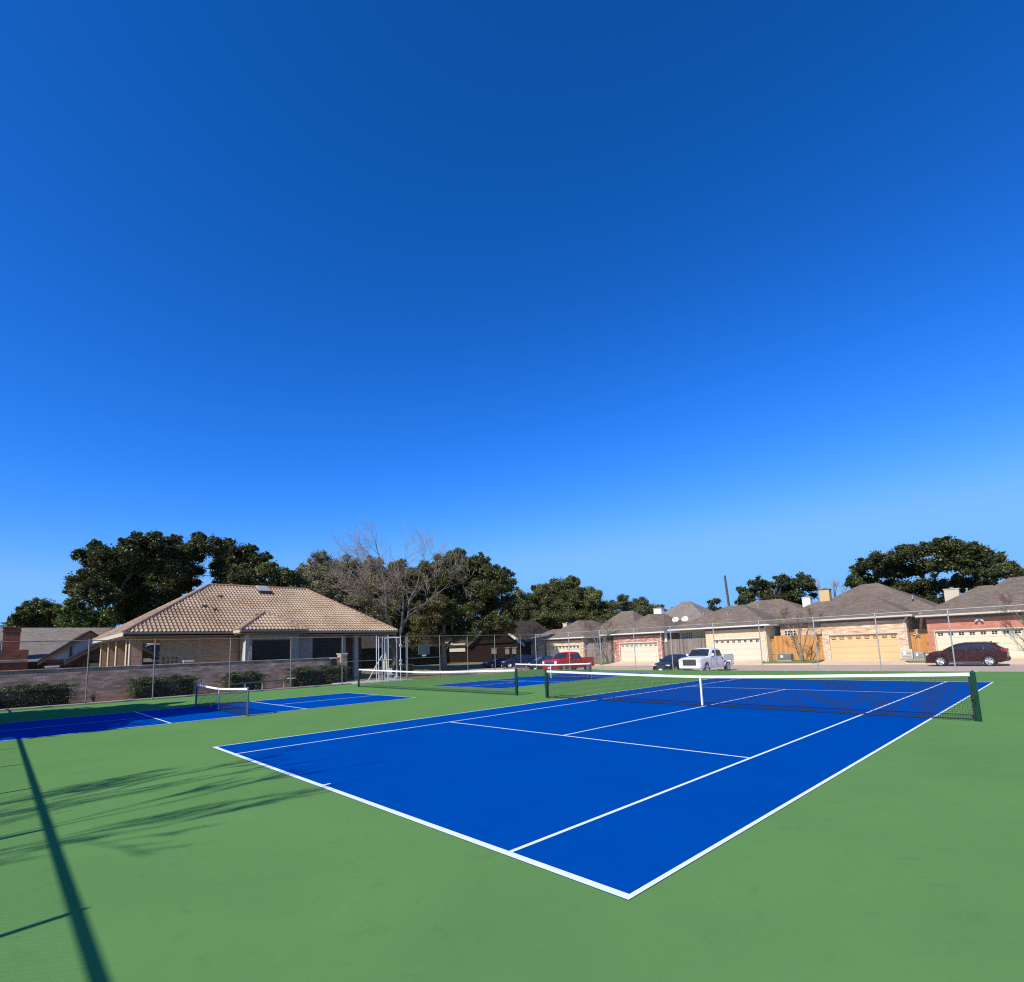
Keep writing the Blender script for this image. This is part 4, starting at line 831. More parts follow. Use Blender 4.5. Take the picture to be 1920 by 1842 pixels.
# ---- tiled clubhouse
def tilemat():
    m,nt,b=newmat('clay_tiles'); L=nt.links.new
    g=N(nt,'ShaderNodeNewGeometry'); n=N(nt,'ShaderNodeTexNoise'); n.inputs['Scale'].default_value=9; n.inputs['Detail'].default_value=2; L(g.outputs['Position'],n.inputs['Vector'])
    n2=N(nt,'ShaderNodeTexNoise'); n2.inputs['Scale'].default_value=.35; n2.inputs['Detail'].default_value=5; L(g.outputs['Position'],n2.inputs['Vector'])
    a=N(nt,'ShaderNodeMath',operation='MULTIPLY_ADD'); L(n2.outputs['Fac'],a.inputs[0]); a.inputs[1].default_value=.8; L(n.outputs['Fac'],a.inputs[2])
    r=ramp(nt,a.outputs[0],[(.55,(.21,.135,.085)),(.86,(.36,.255,.165)),(1.15,(.47,.36,.25))]); L(r.outputs[0],b.inputs['Base Color']); b.inputs['Roughness'].default_value=.85; b.inputs['Specular IOR Level'].default_value=0
    return m
M['tile']=tilemat()
M['tilecap']=pm('terracotta_caps',(.28,.155,.10),.25,4,.85,col2=(.40,.25,.165))
def tileface(mb,A,B,Q,P,pitch=.25,course=.44,amp=.085,lift=.06,s0=None):
    """barrel tiled slope; A,B eave ends, Q,P ridge ends above B and A"""
    A,B,P,Q=map(Vector,(A,B,P,Q)); e=(B-A); Ln=e.length; e/=Ln
    up=(P-A)-e*(P-A).dot(e); Hs=up.length; up/=Hs; nrm=e.cross(up).normalized()
    if nrm.z<0: nrm=-nrm
    n=max(1,round(Hs/course)); sl1=(P-A).dot(e); sr1=(Q-A).dot(e); sub=6
    ks=int(Ln/pitch)+2; S=[k*pitch/sub for k in range(ks*sub+1)]
    for j in range(n):
        for (ta,la,tb,lb) in ((j/n,lift,(j+1)/n,0.0),):
            rows=[]
            for t,l in ((ta,la),(tb,lb)):
                lo=sl1*t; hi=Ln+(sr1-Ln)*t; row=[]
                for s in S:
                    c=max(lo,min(hi,s)); hgt=amp*max(0,math.cos(2*math.pi*c/pitch))**.7 if math.cos(2*math.pi*c/pitch)>0 else 0
                    row.append((c,A+e*c+up*(Hs*t)+nrm*(hgt+l)))
                rows.append(row)
            b=len(mb.v); m_=len(S); mb.v+=[tuple(p) for _,p in rows[0]]+[tuple(p) for _,p in rows[1]]
            # riser
            mb.v+=[tuple(p-nrm*(la+.02)) for _,p in rows[0]]
            for i in range(m_-1):
                if rows[0][i+1][0]-rows[0][i][0]>1e-5 or rows[1][i+1][0]-rows[1][i][0]>1e-5:
                    mb.f.append((b+i,b+i+1,b+m_+i+1,b+m_+i)); mb.m.append(0)
                if rows[0][i+1][0]-rows[0][i][0]>1e-5:
                    mb.f.append((b+2*m_+i,b+2*m_+i+1,b+i+1,b+i)); mb.m.append(0)
def caps(mb,a,b,r=.13,step=.42):
    a=Vector(a); b=Vector(b); n=max(1,round((b-a).length/step))
    for i in range(n):
        p=a.lerp(b,i/n); q=a.lerp(b,(i+1.12)/n if i<n-1 else 1); mb.tube([p,q],[r,r*.82],9)
cb=(-35,12,-.14)
cl=thing('clubhouse',cb,'low brick clubhouse with a large hipped barrel tile roof behind the long brick wall','building')
def sh(p): return (p[0]-cb[0],p[1]-cb[1],p[2]-cb[2])
X0,X1,Y0,Y1,ze,zr=-42.3,-27.7,2.1,21.75,3.80,7.92
S_,N_=(-35,8.64,zr),(-35,16.65,zr)
mb=MB()
tileface(mb,sh((X1,Y0,ze)),sh((X1,Y1,ze)),sh(N_),sh(S_))
tileface(mb,sh((X0,Y0,ze)),sh((X1,Y0,ze)),sh(S_),sh(S_))
tileface(mb,sh((X1,Y1,ze)),sh((X0,Y1,ze)),sh(N_),sh(N_))
tileface(mb,sh((X0,Y1,ze)),sh((X0,Y0,ze)),sh(S_),sh(N_))
# porch hip
pe=-26.2; py0,py1=8.45,13.15; pz=3.86; ap=(-28.5,10.8,5.25); rb=(-30.3,10.8,5.25)
vb0=(-27.75,py0,3.80); vb1=(-27.75,py1,3.80)
rf=mb.build('roof',M['tile'],cl,fix=False)
mb=MB()
tileface(mb,sh((pe,py0,pz)),sh((pe,py1,pz)),sh(ap),sh(ap))
tileface(mb,sh((-28.2,py0,pz)),sh((pe,py0,pz)),sh(ap),sh((-30.3,10.8,5.25)))
tileface(mb,sh((pe,py1,pz)),sh((-28.2,py1,pz)),sh((-30.3,10.8,5.25)),sh(ap))
mb.build('porch_roof',M['tile'],cl,fix=False)
mb=MB()
for k_,(a,b) in enumerate((((X1,Y0,ze),S_),((X0,Y0,ze),S_),((X1,Y1,ze),N_),((X0,Y1,ze),N_),(S_,N_),((pe,py0,pz),ap),((pe,py1,pz),ap),(ap,rb))):
    if k_==5: mb.build('ridge_caps',M['tilecap'],rf,smooth=40); mb=MB()
    a=(a[0],a[1],a[2]+.05);b=(b[0],b[1],b[2]+.05); caps(mb,sh(a),sh(b))
mb.build('ridge_caps',M['tilecap'],rf,smooth=40)
# skylight and small dark vents
mb=MB(); mb.loft([[sh(p) for p in ((-33.6,12.1,7.0),(-33.6,13.0,7.0),(-34.5,13.0,7.5),(-34.5,12.1,7.5))],[sh(p) for p in ((-33.6,12.1,7.5),(-33.6,13.0,7.5),(-34.5,13.0,7.95),(-34.5,12.1,7.95))]]); sk=mb.build('skylight',M['trimbr'],rf)
mb=MB(); mb.loft([[sh(p) for p in ((-33.55,12.05,7.51),(-33.55,13.05,7.51),(-34.55,13.05,7.97),(-34.55,12.05,7.97))],[sh(p) for p in ((-33.65,12.15,7.62),(-33.65,12.95,7.62),(-34.45,12.95,8.05),(-34.45,12.15,8.05))]]); mb.build('pane',M['greyst'],sk)
for (x,y) in ((-32.9,8.9),(-31.2,7.4),(-30.7,8.0)):
    z=ze+(X1-x)*(zr-ze)/7.3; mb=MB(); mb.box(x-.12-cb[0],x+.12-cb[0],y-.14-cb[1],y+.14-cb[1],z-.05-cb[2],z+.2-cb[2],bev=.02); mb.build('roof_vent',M['trimbr'],rf)
# fascia, gutters, soffit
mb=MB()
def lb(x0,x1,y0,y1,z0,z1,bev=0): mb.box(x0-cb[0],x1-cb[0],y0-cb[1],y1-cb[1],z0-cb[2],z1-cb[2],bev=bev)
lb(X0,X1-.02,Y0-.04,Y0,ze-.22,ze+.03); mb.build('south_fascia',M['trimc'],cl)
mb=MB(); lb(X1,X1+.12,Y0-.04,8.4,ze-.13,ze+.0,.02); lb(X1,X1+.12,13.2,Y1,ze-.13,ze+.0,.02); lb(pe,pe+.12,py0,py1,pz-.13,pz,.02); mb.build('gutter',M['bronze'],cl)
mb=MB(); lb(pe-2.0,pe,py0-.04,py0,pz-.16,pz+.02); lb(pe-2,pe,py1,py1+.04,pz-.16,pz+.02); mb.build('porch_fascia',M['trimc'],cl)
mb=MB(); lb(X0+.05,X1-.05,Y0+.02,Y1-.05,3.52,3.6); lb(-27.75,pe-.02,py0+.02,py1-.02,3.62,3.69); mb.build('soffit',M['soffit'],cl)
# walls
mb=MB(); lb(-28.75,-28.5,4.25,6.35,2.2,3.5); 
for a,b in ((4.25,4.38),(4.52,4.63),(4.77,4.88),(5.02,5.13),(5.27,6.35)): lb(-28.75,-28.5,a,b,-.1,2.2)
mb.build('screen_wall',M['brick_club'],cl)
mb=MB(); lb(-28.75,-28.5,6.36,9.1,-.1,3.5); lb(-38.5,-28.76,8.2,8.45,-.1,3.5); lb(-41,-40.7,8.2,21,-.1,3.5); mb.build('wall',M['brick_club'],cl)
mb=MB(); lb(-28.5,-27.0,9.12,9.3,-.1,3.6); mb.build('porch_side_wall',M['cream'],cl)
mb=MB(); lb(-27.2,-27.0,9.31,9.5,-.1,3.6); lb(-27.2,-27.0,12.2,12.8,-.1,3.6); lb(-27.2,-27.0,9.5,12.2,3.2,3.6); lb(-27.2,-27.0,9.5,12.2,-.1,1.35)
lb(-28.75,-28.5,12.8,14.5,-.1,3.5); lb(-28.75,-28.5,14.5,16.95,3.35,3.5); lb(-28.75,-28.5,14.5,16.95,-.1,1.55); lb(-28.75,-28.5,16.95,17.3,-.1,3.5); mb.build('front_wall',M['brick_club_grey'],cl)
for i,(x,a,b,z0_,z1_) in enumerate(((-27.12,9.5,12.2,1.35,3.2),(-28.64,14.5,16.95,1.55,3.35))):
    mb=MB(); lb(x,x+.02,a+.06,b-.06,z0_+.05,z1_-.06); o=mb.build('window',M['glass'],cl)
    mb=MB(); lb(x-.02,x+.05,a,a+.06,z0_,z1_); lb(x-.02,x+.05,b-.06,b,z0_,z1_); lb(x-.02,x+.05,a+.06,b-.06,z1_-.06,z1_); lb(x-.02,x+.05,a+.06,b-.06,z0_,z0_+.05); mb.build('frame',M['trimbr'],o)
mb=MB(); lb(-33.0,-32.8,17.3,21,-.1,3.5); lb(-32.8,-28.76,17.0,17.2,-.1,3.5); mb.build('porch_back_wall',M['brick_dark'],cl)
mb=MB(); lb(-32.78,-32.7,18.6,19.6,0,2.2); mb.build('door',M['greyst'],cl)
for y in (18.05,20.9):
    mb=MB(); lb(-28.8,-28.45,y,y+.36,-.1,3.5); mb.build('column',M['brick_club_grey'],cl)
for x in (-41.6,-37.6,-33.9,-29.7,-28.5):
    mb=MB(); lb(x-.42,x,2.6,3.25 if x>-29 else 3.45,-.1,3.52); mb.build('column',M['brick_club'],cl)
    mb=MB(); lb(x-.44,x+.01,2.57,2.598,-.1,3.5); mb.build('column_face',M['cream'],cl)
mb=MB(); lb(-28.0,-27.93,9.06,9.11,2.3,2.55); mb.tube([sh((-28.3,9.08,.5)),sh((-28.3,9.08,2.45))],.02,6); mb.build('wall_lamp',M['bronze'],cl)
mb=MB(); mb.tube([sh((-27.02,9.25,3.7)),sh((-27.0,9.05,3.4)),sh((-27.05,9.06,.2))],.05,7); mb.build('downspout',M['trimw'],cl,smooth=40)

# ---- long brick wall
t=thing('brick_wall',(-24.5,-2,-.1),'long low brown brick wall running past the clubhouse','wall')
mb=MB(); mb.box(-.25,0,-18,16.9,-.2,1.80); mb.build('wall',M['brick_wall'],t)
mb=MB(); mb.box(-.28,.03,-18,16.9,1.802,1.86,bev=.01); mb.build('coping',M['brick_wall'],t)
for y,h_ in ((.6,1.98),(7.05,2.0),(17.1,2.1)):
    mb=MB(); mb.box(-.45,.1 if y>17 else -.26,y-.22,y+.28,-.2,h_-.06); p=mb.build('pillar',M['brick_wall'],t); mb=MB(); mb.box(-.5,.15 if y>17 else -.21,y-.27,y+.33,h_-.058,h_+.03,bev=.01); mb.build('cap',M['trimc'],p)
t=thing('letter_box',(-24.38,14.25,1.15),'black sloping box with pale lid fixed to the brick wall near its end','box'); mb=MB(); mb.prism([(-.0,0),(.3,0),(.22,.42),(.0,.5)],'y',-.2,.2); mb.build('body',M['dark'],t); mb=MB(); mb.box(.0,.24,-.22,.22,.505,.54); mb.build('lid',M['trimw'],t)

# ---- low steel rail beside the fence
t=thing('low_rail',(-19.95,8.0,0),'low weathered steel rail on short posts beside the fence right of the short net','rail'); mb=MB(); mb.tube([(0,-2.0,.50),(0,1.6,.56)],.035,8); mb.build('rail',M['galvdark'],t,smooth=60)
for y in (-1.1,-.15,1.1): 
    mb=MB(); mb.tube([(0,y,-.1),(0,y,.5)],.035,8); mb.build('post',M['galv'],t,smooth=60)
mb=MB(); mb.box(-.1,.12,1.3,1.75,.6,.64,bev=.01); mb.build('end_plate',M['trimw'],t)

# ---- shingled half timbered house at far left
lbz=(-46,-4,-.1)
lh=thing('shingled_house',lbz,'low shingled house at far left with red brick chimney and half timbered gable','house')
lh.location=(-56.73,-4.07,-.46); lh.scale=(1.18,1.18,1.18)
def s2(p): return (p[0]-lbz[0],p[1]-lbz[1],p[2]-lbz[2])
def bb(mb,x0,x1,y0,y1,z0,z1,bev=0): mb.box(x0-lbz[0],x1-lbz[0],y0-lbz[1],y1-lbz[1],z0-lbz[2],z1-lbz[2],bev=bev)
mb=MB(); bb(mb,-53,-38.9,-15,3.6,-.2,2.45); mb.build('wall',M['brick_dark'],lh)
mb=MB(); mb.prism([(-46-7.6+46,0),(0,2.62),(7.7,-.05),(7.7,-.20),(0,2.45),(-7.6,-.15)],'y',-11.5,7.85)
for i,v in enumerate(mb.v): mb.v[i]=(v[0]+.5,v[1]-.0,v[2]+2.42-lbz[2])
mb.build('roof',M['sh_b'],lh)
mb=MB(); bb(mb,-37.8,-37.65,-1.94,-1.3,2.25,2.38); mb.build('gutter',M['trimc'],lh)
def gable(y,z,x0,x1,half,slope,name='gable_roof',back=None):
    mb=MB(); th=.13
    zf=z-half*slope
    mb.prism([(y-half,zf),(y,z),(y+half,zf),(y+half,zf-th),(y,z-th*1.2),(y-half,zf-th)],'x',x0,x1)
    mb.v=[s2(v) for v in mb.v]; o=mb.build(name,M['sh_dark'],lh)
    mb=MB(); mb.prism([(y-half,zf-th-.01),(y,z-th*1.2-.01),(y+half,zf-th-.01),(y+half,zf-th-.2),(y,z-th*1.2-.24),(y-half,zf-th-.2)],'x',x1-.06,x1+.02); mb.v=[s2(v) for v in mb.v]; mb.build('barge_board',M['trimbr'],o)
    return o
gable(1.40,4.42,-45.5,-37.3,2.85,.75)
mb=MB(); mb.prism([(-1.2,2.3),(1.40,4.2),(4.0,2.3)],'x',-37.9,-37.7); mb.v=[s2(v) for v in mb.v]; mb.build('gable_panel',M['panelw'],lh)
mb=MB(); 
for y,z in ((.35,3.5),(1.75,4.0)): bb(mb,-37.69,-37.62,y-.07,y+.07,2.3,z)
bb(mb,-37.69,-37.6,-1.3,4.1,2.12,2.32); mb.build('timbers',M['trimbr'],lh)
gable(3.0,4.25,-41,-36.4,3.05,.66)
mb=MB(); mb.prism([(.3,2.2),(3.0,4.0),(5.7,2.2)],'x',-36.95,-36.8); mb.v=[s2(v) for v in mb.v]; mb.build('porch_gable_wall',M['brick_dark'],lh)
mb=MB(); bb(mb,-38.0,-37.7,-.9,3.6,-.2,2.1); bb(mb,-36.95,-36.7,1.0,1.25,-.2,2.25); mb.build('entry_wall',M['brick_dark'],lh)
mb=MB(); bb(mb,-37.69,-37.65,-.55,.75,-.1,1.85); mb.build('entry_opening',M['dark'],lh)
mb=MB(); bb(mb,-37.69,-37.64,1.5,2.3,-.1,2.0); mb.build('door',M['trimw'],lh)
mb=MB(); bb(mb,-38.89,-38.84,-2.0,-1.25,.9,1.95); mb.build('window',M['glass'],lh)
mb=MB(); bb(mb,-38.6,-37.95,-3.35,-2.45,-.2,4.6); bb(mb,-38.7,-37.9,-3.6,-1.95,-.2,3.1); 
c=mb.build('chimney',M['brick_red'],lh); mb=MB(); bb(mb,-38.64,-37.91,-3.39,-2.41,4.35,4.48); bb(mb,-38.64,-37.91,-3.39,-2.41,4.602,4.68); mb.build('chimney_cap',M['brick_dark'],c)
# far houses seen through gaps
def smallhouse(label,base,wx,wy,h_,rz_,roofm,wallm,zr_,name='distant_house',ax='x'):
    t=thing(name,base,label,'house','houses far behind',rz_); mb=MB(); mb.box(-wx,wx,-wy,wy,-.2,h_); mb.build('wall',M[wallm],t)
    hip('roof',-wx-.5,wx+.5,-wy-.5,wy+.5,h_,((-(wx-wy) if wx>wy else 0,0 if wx>=wy else -(wy-wx)),((wx-wy) if wx>wy else 0,0 if wx>=wy else (wy-wx)),zr_),roofm,t,trim='trimw',ridge_axis='x' if wx>=wy else 'y')
    for k in (-.5,.3):
        mb=MB(); mb.box(wx+.005,wx+.04,wy*k,wy*k+1.2,.9,2.0); mb.build('window',M['glass'],t)
    return t
smallhouse('grey roofed house glimpsed between the clubhouse columns',(-66,11.0,-.2),5.5,5.0,2.3,0,'sh_a','cream',4.6)
smallhouse('pale roof peak at far left just above the shingled roof',(-75,-2.2,-.2),4,2.6,4.6,0,'sh_a','panelw',6.4)
# shaded brick house behind the parked dark cars
B=(-48,58,-.3); sf=thing('brick_house',B,'shaded dark brick house behind the parked cars, with a sunlit sloping cream gable edge','house')
def s3(p): return (p[0]-B[0],p[1]-B[1],p[2]-B[2])
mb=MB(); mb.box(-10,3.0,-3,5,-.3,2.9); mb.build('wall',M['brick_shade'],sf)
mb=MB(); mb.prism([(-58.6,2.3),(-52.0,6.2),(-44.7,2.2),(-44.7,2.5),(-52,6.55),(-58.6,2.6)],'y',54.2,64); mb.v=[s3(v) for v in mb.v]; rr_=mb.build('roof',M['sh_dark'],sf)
mb=MB(); mb.prism([(-52.0,6.18),(-44.75,2.1),(-44.75,2.55),(-52,6.63)],'y',54.05,54.19); mb.v=[s3(v) for v in mb.v]; mb.build('barge_board',M['cream'],rr_)
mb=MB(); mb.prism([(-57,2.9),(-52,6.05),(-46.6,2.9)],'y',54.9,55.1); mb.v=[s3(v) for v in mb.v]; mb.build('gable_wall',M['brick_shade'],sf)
for x0,x1,z0_,z1_ in ((-53.3,-51.9,.7,2.3),(-50.0,-48.9,.6,2.3),(-48.4,-47.3,.6,2.3)):
    mb=MB(); mb.box(x0-B[0],x1-B[0],-3.08,-3.01,z0_,z1_); o=mb.build('window',M['glass'],sf); mb=MB(); mb.box(x0-B[0]-.08,x1-B[0]+.08,-3.06,-3.005,z1_+.01,z1_+.12);  mb.box(x0-B[0]+.08,x1-B[0]-.08,-3.13,-3.09,z0_+.75,z1_-.1); mb.build('blind',M['galvdark'],o)
B=(-64,57,-.3); t=thing('brick_house',B,'red brick house with a sunlit cream gable glimpsed behind the oak trunk','house')
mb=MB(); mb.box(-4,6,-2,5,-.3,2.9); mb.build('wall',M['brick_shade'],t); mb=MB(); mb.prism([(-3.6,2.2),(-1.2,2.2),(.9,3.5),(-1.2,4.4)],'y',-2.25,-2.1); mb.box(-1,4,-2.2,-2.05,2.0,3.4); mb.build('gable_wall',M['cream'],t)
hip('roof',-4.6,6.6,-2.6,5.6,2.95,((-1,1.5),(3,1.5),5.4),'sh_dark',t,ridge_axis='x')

# ------------------------------------------------------------------ vehicles  (local: front at y=0 facing -y, width along x)
def paint(name,col,metal=.3,rough=.3): return pm(name,col,.03,1,rough,metal=metal,coat=.22,coords='obj',spec=.2)
M['p_white']=paint('white_car_paint',(.78,.78,.78),0,.3)
M['p_red']=paint('red_car_paint',(.50,.012,.02),.1,.3)
M['p_black']=paint('black_car_paint',(.012,.015,.022),.2,.3)
M['p_maroon']=paint('maroon_car_paint',(.032,.002,.006),0,.3)
M['p_blue']=paint('navy_car_paint',(.012,.018,.055),.3,.3)
M['tyre']=pm('tyre_rubber',(.018,.017,.016),.1,8,.85)
M['rim']=pm('alloy_rim',(.62,.63,.64),.05,5,.3,metal=.6)
M['carglass']=pm('car_glass',(.010,.013,.014),.1,1,.04,coat=1)
M['lampglass']=pm('headlamp_lens',(.70,.68,.60),.05,8,.12,coat=1)
M['redlamp']=pm('tail_lamp_lens',(.35,.01,.01),.05,8,.15,coat=1)
M['plastic']=pm('black_plastic',(.02,.02,.022),.1,9,.6)
M['grille']=pm('dark_grille',(.05,.05,.048),.2,20,.5)
def interp(tab,y):
    for (a,va),(b,vb) in zip(tab,tab[1:]):
        if a<=y<=b:
            t=(y-a)/(b-a); return [p+(q-p)*t for p,q in zip(va,vb)]
    return tab[-1][1] if y>tab[-1][0] else tab[0][1]
def wheel(parent,x,y,r,sgn,w=.22,spokes=5):
    mb=MB(); prof=[(0,r*.66),(0,r*.94),(.02,r),(w-.02,r),(w,r*.94),(w,r*.6)]; n=28
    rings=[[(x-sgn*a,y+q*math.cos(2*math.pi*k/n),r+q*math.sin(2*math.pi*k/n)) for k in range(n)] for a,q in prof]
    mb.loft(rings,0,False); t=mb.build('tyre',M['tyre'],None,smooth=40)
    wh=bpy.data.objects.new('wheel',None); C.objects.link(wh); wh.parent=parent; t.parent=wh
    mb=MB(); c=[(x-sgn*.06,y,r)]
    def ring(a,q): return [(x-sgn*a,y+q*math.cos(2*math.pi*k/n),r+q*math.sin(2*math.pi*k/n)) for k in range(n)]
    mb.loft([ring(.0,r*.67),ring(.005,r*.60),ring(.05,r*.59),ring(.10,r*.58)],0,False)
    mb.loft([ring(.035,r*.02),ring(.03,r*.13),ring(.06,r*.15)],0,True)
    for k in range(spokes):
        a=2*math.pi*k/spokes+.3
        for da in (-.16,.16):
            p0=(y+r*.12*math.cos(a),r+r*.12*math.sin(a)); p1=(y+r*.61*math.cos(a+da),r+r*.61*math.sin(a+da)); 
            mb.tube([(x-sgn*.035,p0[0],p0[1]),(x-sgn*.02,p1[0],p1[1])],[r*.075,r*.085],6)
    mb.build('rim',M['rim'],wh,smooth=40)
    mb=MB(); mb.loft([ring(.12,r*.62),ring(.14,r*.62)],0,True); mb.build('brake_disc',M['dark'],wh)
def car(name,label,cat,loc,rz,pm_,L_,W_,stations,cab,wheels,wr,opts,group='parked vehicles'):
    """stations: [(y,(halfw,zbot,zbelt,ztop,))]; cab: dict"""
    t=thing(name,loc,label,cat,group,rz); mt=M[pm_]
    ys=sorted(set([s_[0] for s_ in stations]+[i*L_/34 for i in range(1,34)]+[wy+wr*1.13*math.cos(a*math.pi/10) for wy in wheels for a in range(11)]))
    half=[]
    for y in ys:
        w,zb,zs,zt=interp(stations,y); zlow=zb
        for wy in wheels:
            d=abs(y-wy)
            if d<wr*1.14: zlow=max(zlow,wr+math.sqrt(max(0,(wr*1.14)**2-d*d)))
        zl2=min(zlow,zs-.05)
        # section from bottom centre to top centre
        zm=zb+(zs-zb)*.55
        half.append([(0,zb+.02),(w-.22,zb+.02),(w-.20,zl2 if zlow>zb else zb),(w-.035,zl2+.0),(w-.004,max(zl2+.03,zb+.14)),(w,max(zl2+.06,zm)),(w-.012,max(zl2+.08,zs-.12)),(w-.03,zs),(w-.10,zt-.01 if zt>zs else zs+.01),(w*.55,zt+.015),(0,zt+.03)])
    rings=[]
    for y,hf in zip(ys,half):
        rings.append([(x,y,z) for x,z in hf]+[(-x,y,z) for x,z in reversed(hf[1:-1])])
    mb=MB(); mb.loft(rings); mb.build('body',mt,t,smooth=32)
    # wheel housings
    mb=MB()
    for wy in wheels:
        for sg in (-1,1):
            w=interp(stations,wy)[0]; n=20
            mb.loft([[(sg*(w-a),wy+wr*1.12*math.cos(math.pi*k/(n-1)),wr+wr*1.12*math.sin(math.pi*k/(n-1))) for k in range(n)] for a in (.24,.235)],0,True)
    mb.build('wheel_housing',M['plastic'],t)
    for wy in wheels:
        for sg in (-1,1): wheel(t,sg*(interp(stations,wy)[0]-.02),wy,wr,sg,spokes=opts.get('spokes',5))
    # cabin
    (ya,za),(yb,zb_),(yc,zc),(yd,zd_)=cab['ws'],cab['wt'],cab['rt'],cab['rb']   # windshield base, top, roof rear, rear glass base
    wb,wt=cab['wb'],cab['wt_']; n=10
    def crown(u): return .0
    prof=[(ya,za,wb*.94),(ya+(yb-ya)*.5,za+(zb_-za)*.5,(wb+wt)/2*.97),(yb,zb_,wt*.96),(yb+.25,zb_+.035,wt),((yb+yc)/2,max(zb_,zc)+.055,wt),(yc-.2,zc+.03,wt),(yc,zc,wt*.97),(yc+(yd-yc)*.5,zd_+(zc-zd_)*.5,(wb+wt)/2*.97),(yd,zd_,wb*.95)]
    rings=[]
    for (y,z,w) in prof:
        zbelt=min(z,cab['belt']-.03)
        f=(z-cab['belt'])/(max(zb_,zc)-cab['belt']); wbelt=wb
        rings.append([(-wbelt,y,zbelt-.05),(-w-.0,y,z-.09*max(0,f)),(-w+.07,y,z-.02*max(0,f)),(-w*.5,y,z+.012),(0,y,z+.02),(w*.5,y,z+.012),(w-.07,y,z-.02*max(0,f)),(w,y,z-.09*max(0,f)),(wbelt,y,zbelt-.05)])
    mb=MB(); mb.loft(rings,0,True); cb_=mb.build('cabin',mt,t,smooth=40)
    def side_x(y,z):   # interpolate half width on the side skin
        f=max(0,min(1,(z-cab['belt'])/(max(zb_,zc)-cab['belt']))); return wb+(wt-wb)*f
    # side glass
    for sg in (-1,1):
        for (poly) in cab['side']:
            mb=MB(); mb.loft([[(sg*(side_x(y,z)+o_),y,z) for (y,z) in poly] for o_ in (.0,.014)]); mb.build('side_window',M['carglass'],cb_)
    def quad(name,p,q,wp,wq,off,mat,par,ins=.0):
        # panel between (y,z) points p (low) and q (high) with half widths
        d=Vector((0,q[0]-p[0],q[1]-p[1])); nrm=Vector((0,-d.z,d.y)).normalized()*off; 
        a=Vector((0,p[0],p[1]+.02)); b=Vector((0,q[0],q[1]+.02)); m_=a.lerp(b,.5)
        mb=MB(); r1=[]
        for o_ in (0,1):
            k=nrm*(o_*1.0)
            r1.append([a+k+Vector((-wp,0,-.01)),a+k+Vector((0,0,.008)),a+k+Vector((wp,0,-.01)),b+k+Vector((wq,0,-.03)),b+k,b+k+Vector((-wq,0,-.03))])
        mb.loft(r1); return mb.build(name,mat,par)
    def lerp2(p,q,t): return (p[0]+(q[0]-p[0])*t,p[1]+(q[1]-p[1])*t)
    W1=lerp2((ya,za),(yb,zb_),.08);W2=lerp2((ya,za),(yb,zb_),.92)
    quad('windscreen',W1,W2,wb*.9,wt*.9,.04,M['carglass'],cb_)
    R1=lerp2((yd,zd_),(yc,zc),.12);R2=lerp2((yd,zd_),(yc,zc),.88)
    quad('rear_window',R1,R2,wb*.86,wt*.86,-.04,M['carglass'],cb_)
    # lamps, grille, bumper, plates, mirrors
    w0=interp(stations,.12)[0]
    g=opts['front']
    for sg in (-1,1):
        mb=MB(); x0,x1=sorted((sg*(w0-g['lw']),sg*(w0-.03))); mb.box(x0,x1,g['ly'],g['ly']+.5*g.get('ld',1),g['lz'],g['lz']+g['lh'],bev=.03); mb.build('headlight',M['lampglass'],t,smooth=40)
        mb=MB(); xx=sg*(W_/2-.03); z=cab['belt']+.06; mb.box(*sorted((xx+sg*.02,xx+sg*.22)),cab['mir'],cab['mir']+.12,z,z+opts.get('mh',.16),bev=.03); mb.tube([(xx-sg*.06,cab['mir']+.06,z),(xx+sg*.08,cab['mir']+.06,z+.06)],.03,6); mb.build('mirror',M[opts.get('mirmat',pm_)],t,smooth=40)
        mb=MB(); rw=interp(stations,L_-.1)[0]; b_=opts['rear']; mb.box(*sorted((sg*(rw-b_['lw']),sg*(rw+.004))),L_-b_['ld'],L_+.005,b_['lz'],b_['lz']+b_['lh'],bev=.03); mb.build('taillight',M['redlamp'],t,smooth=40)
        for hy in opts['handles']:
            hx=interp(stations,hy)[0]; mb=MB(); mb.box(*sorted((sg*(hx-.03),sg*(hx+.02))),hy,hy+.17,cab['belt']-.15,cab['belt']-.11,bev=.01); mb.build('door_handle',M[opts.get('hmat',pm_)],t)
    mb=MB(); mb.box(-g['gw'],g['gw'],-.02,.06,g['gz0'],g['gz1'],bev=.02)
    for i in range(3): zz=g['gz0']+(i+1)*(g['gz1']-g['gz0'])/4; mb.box(-g['gw']*.97,g['gw']*.97,-.035,-.021,zz-.012,zz+.012)
    mb.build('grille',M['grille'],t)
    mb=MB(); mb.box(-w0*.93,w0*.93,-.05,.12,g['bz0'],g['bz1'],bev=.04); mb.build('bumper',M[g.get('bm','plastic')],t,smooth=40)
    mb=MB(); mb.box(-.16,.16,-.065,-.052,g['bz0']+.04,g['bz0']+.19); mb.build('number_plate',M['tape'],t)
    # door seams (dark gaps 3 mm proud lines)
    mb=MB()
    for sy in opts['seams']:
        for sg in (-1,1):
            w,zb,zs,zt=interp(stations,sy); mb.box(*sorted((sg*(w-.02),sg*(w+.003))),sy,sy+.012,zb+.16,zs-.03)
    mb.build('door_seam',M['plastic'],t)
    return t
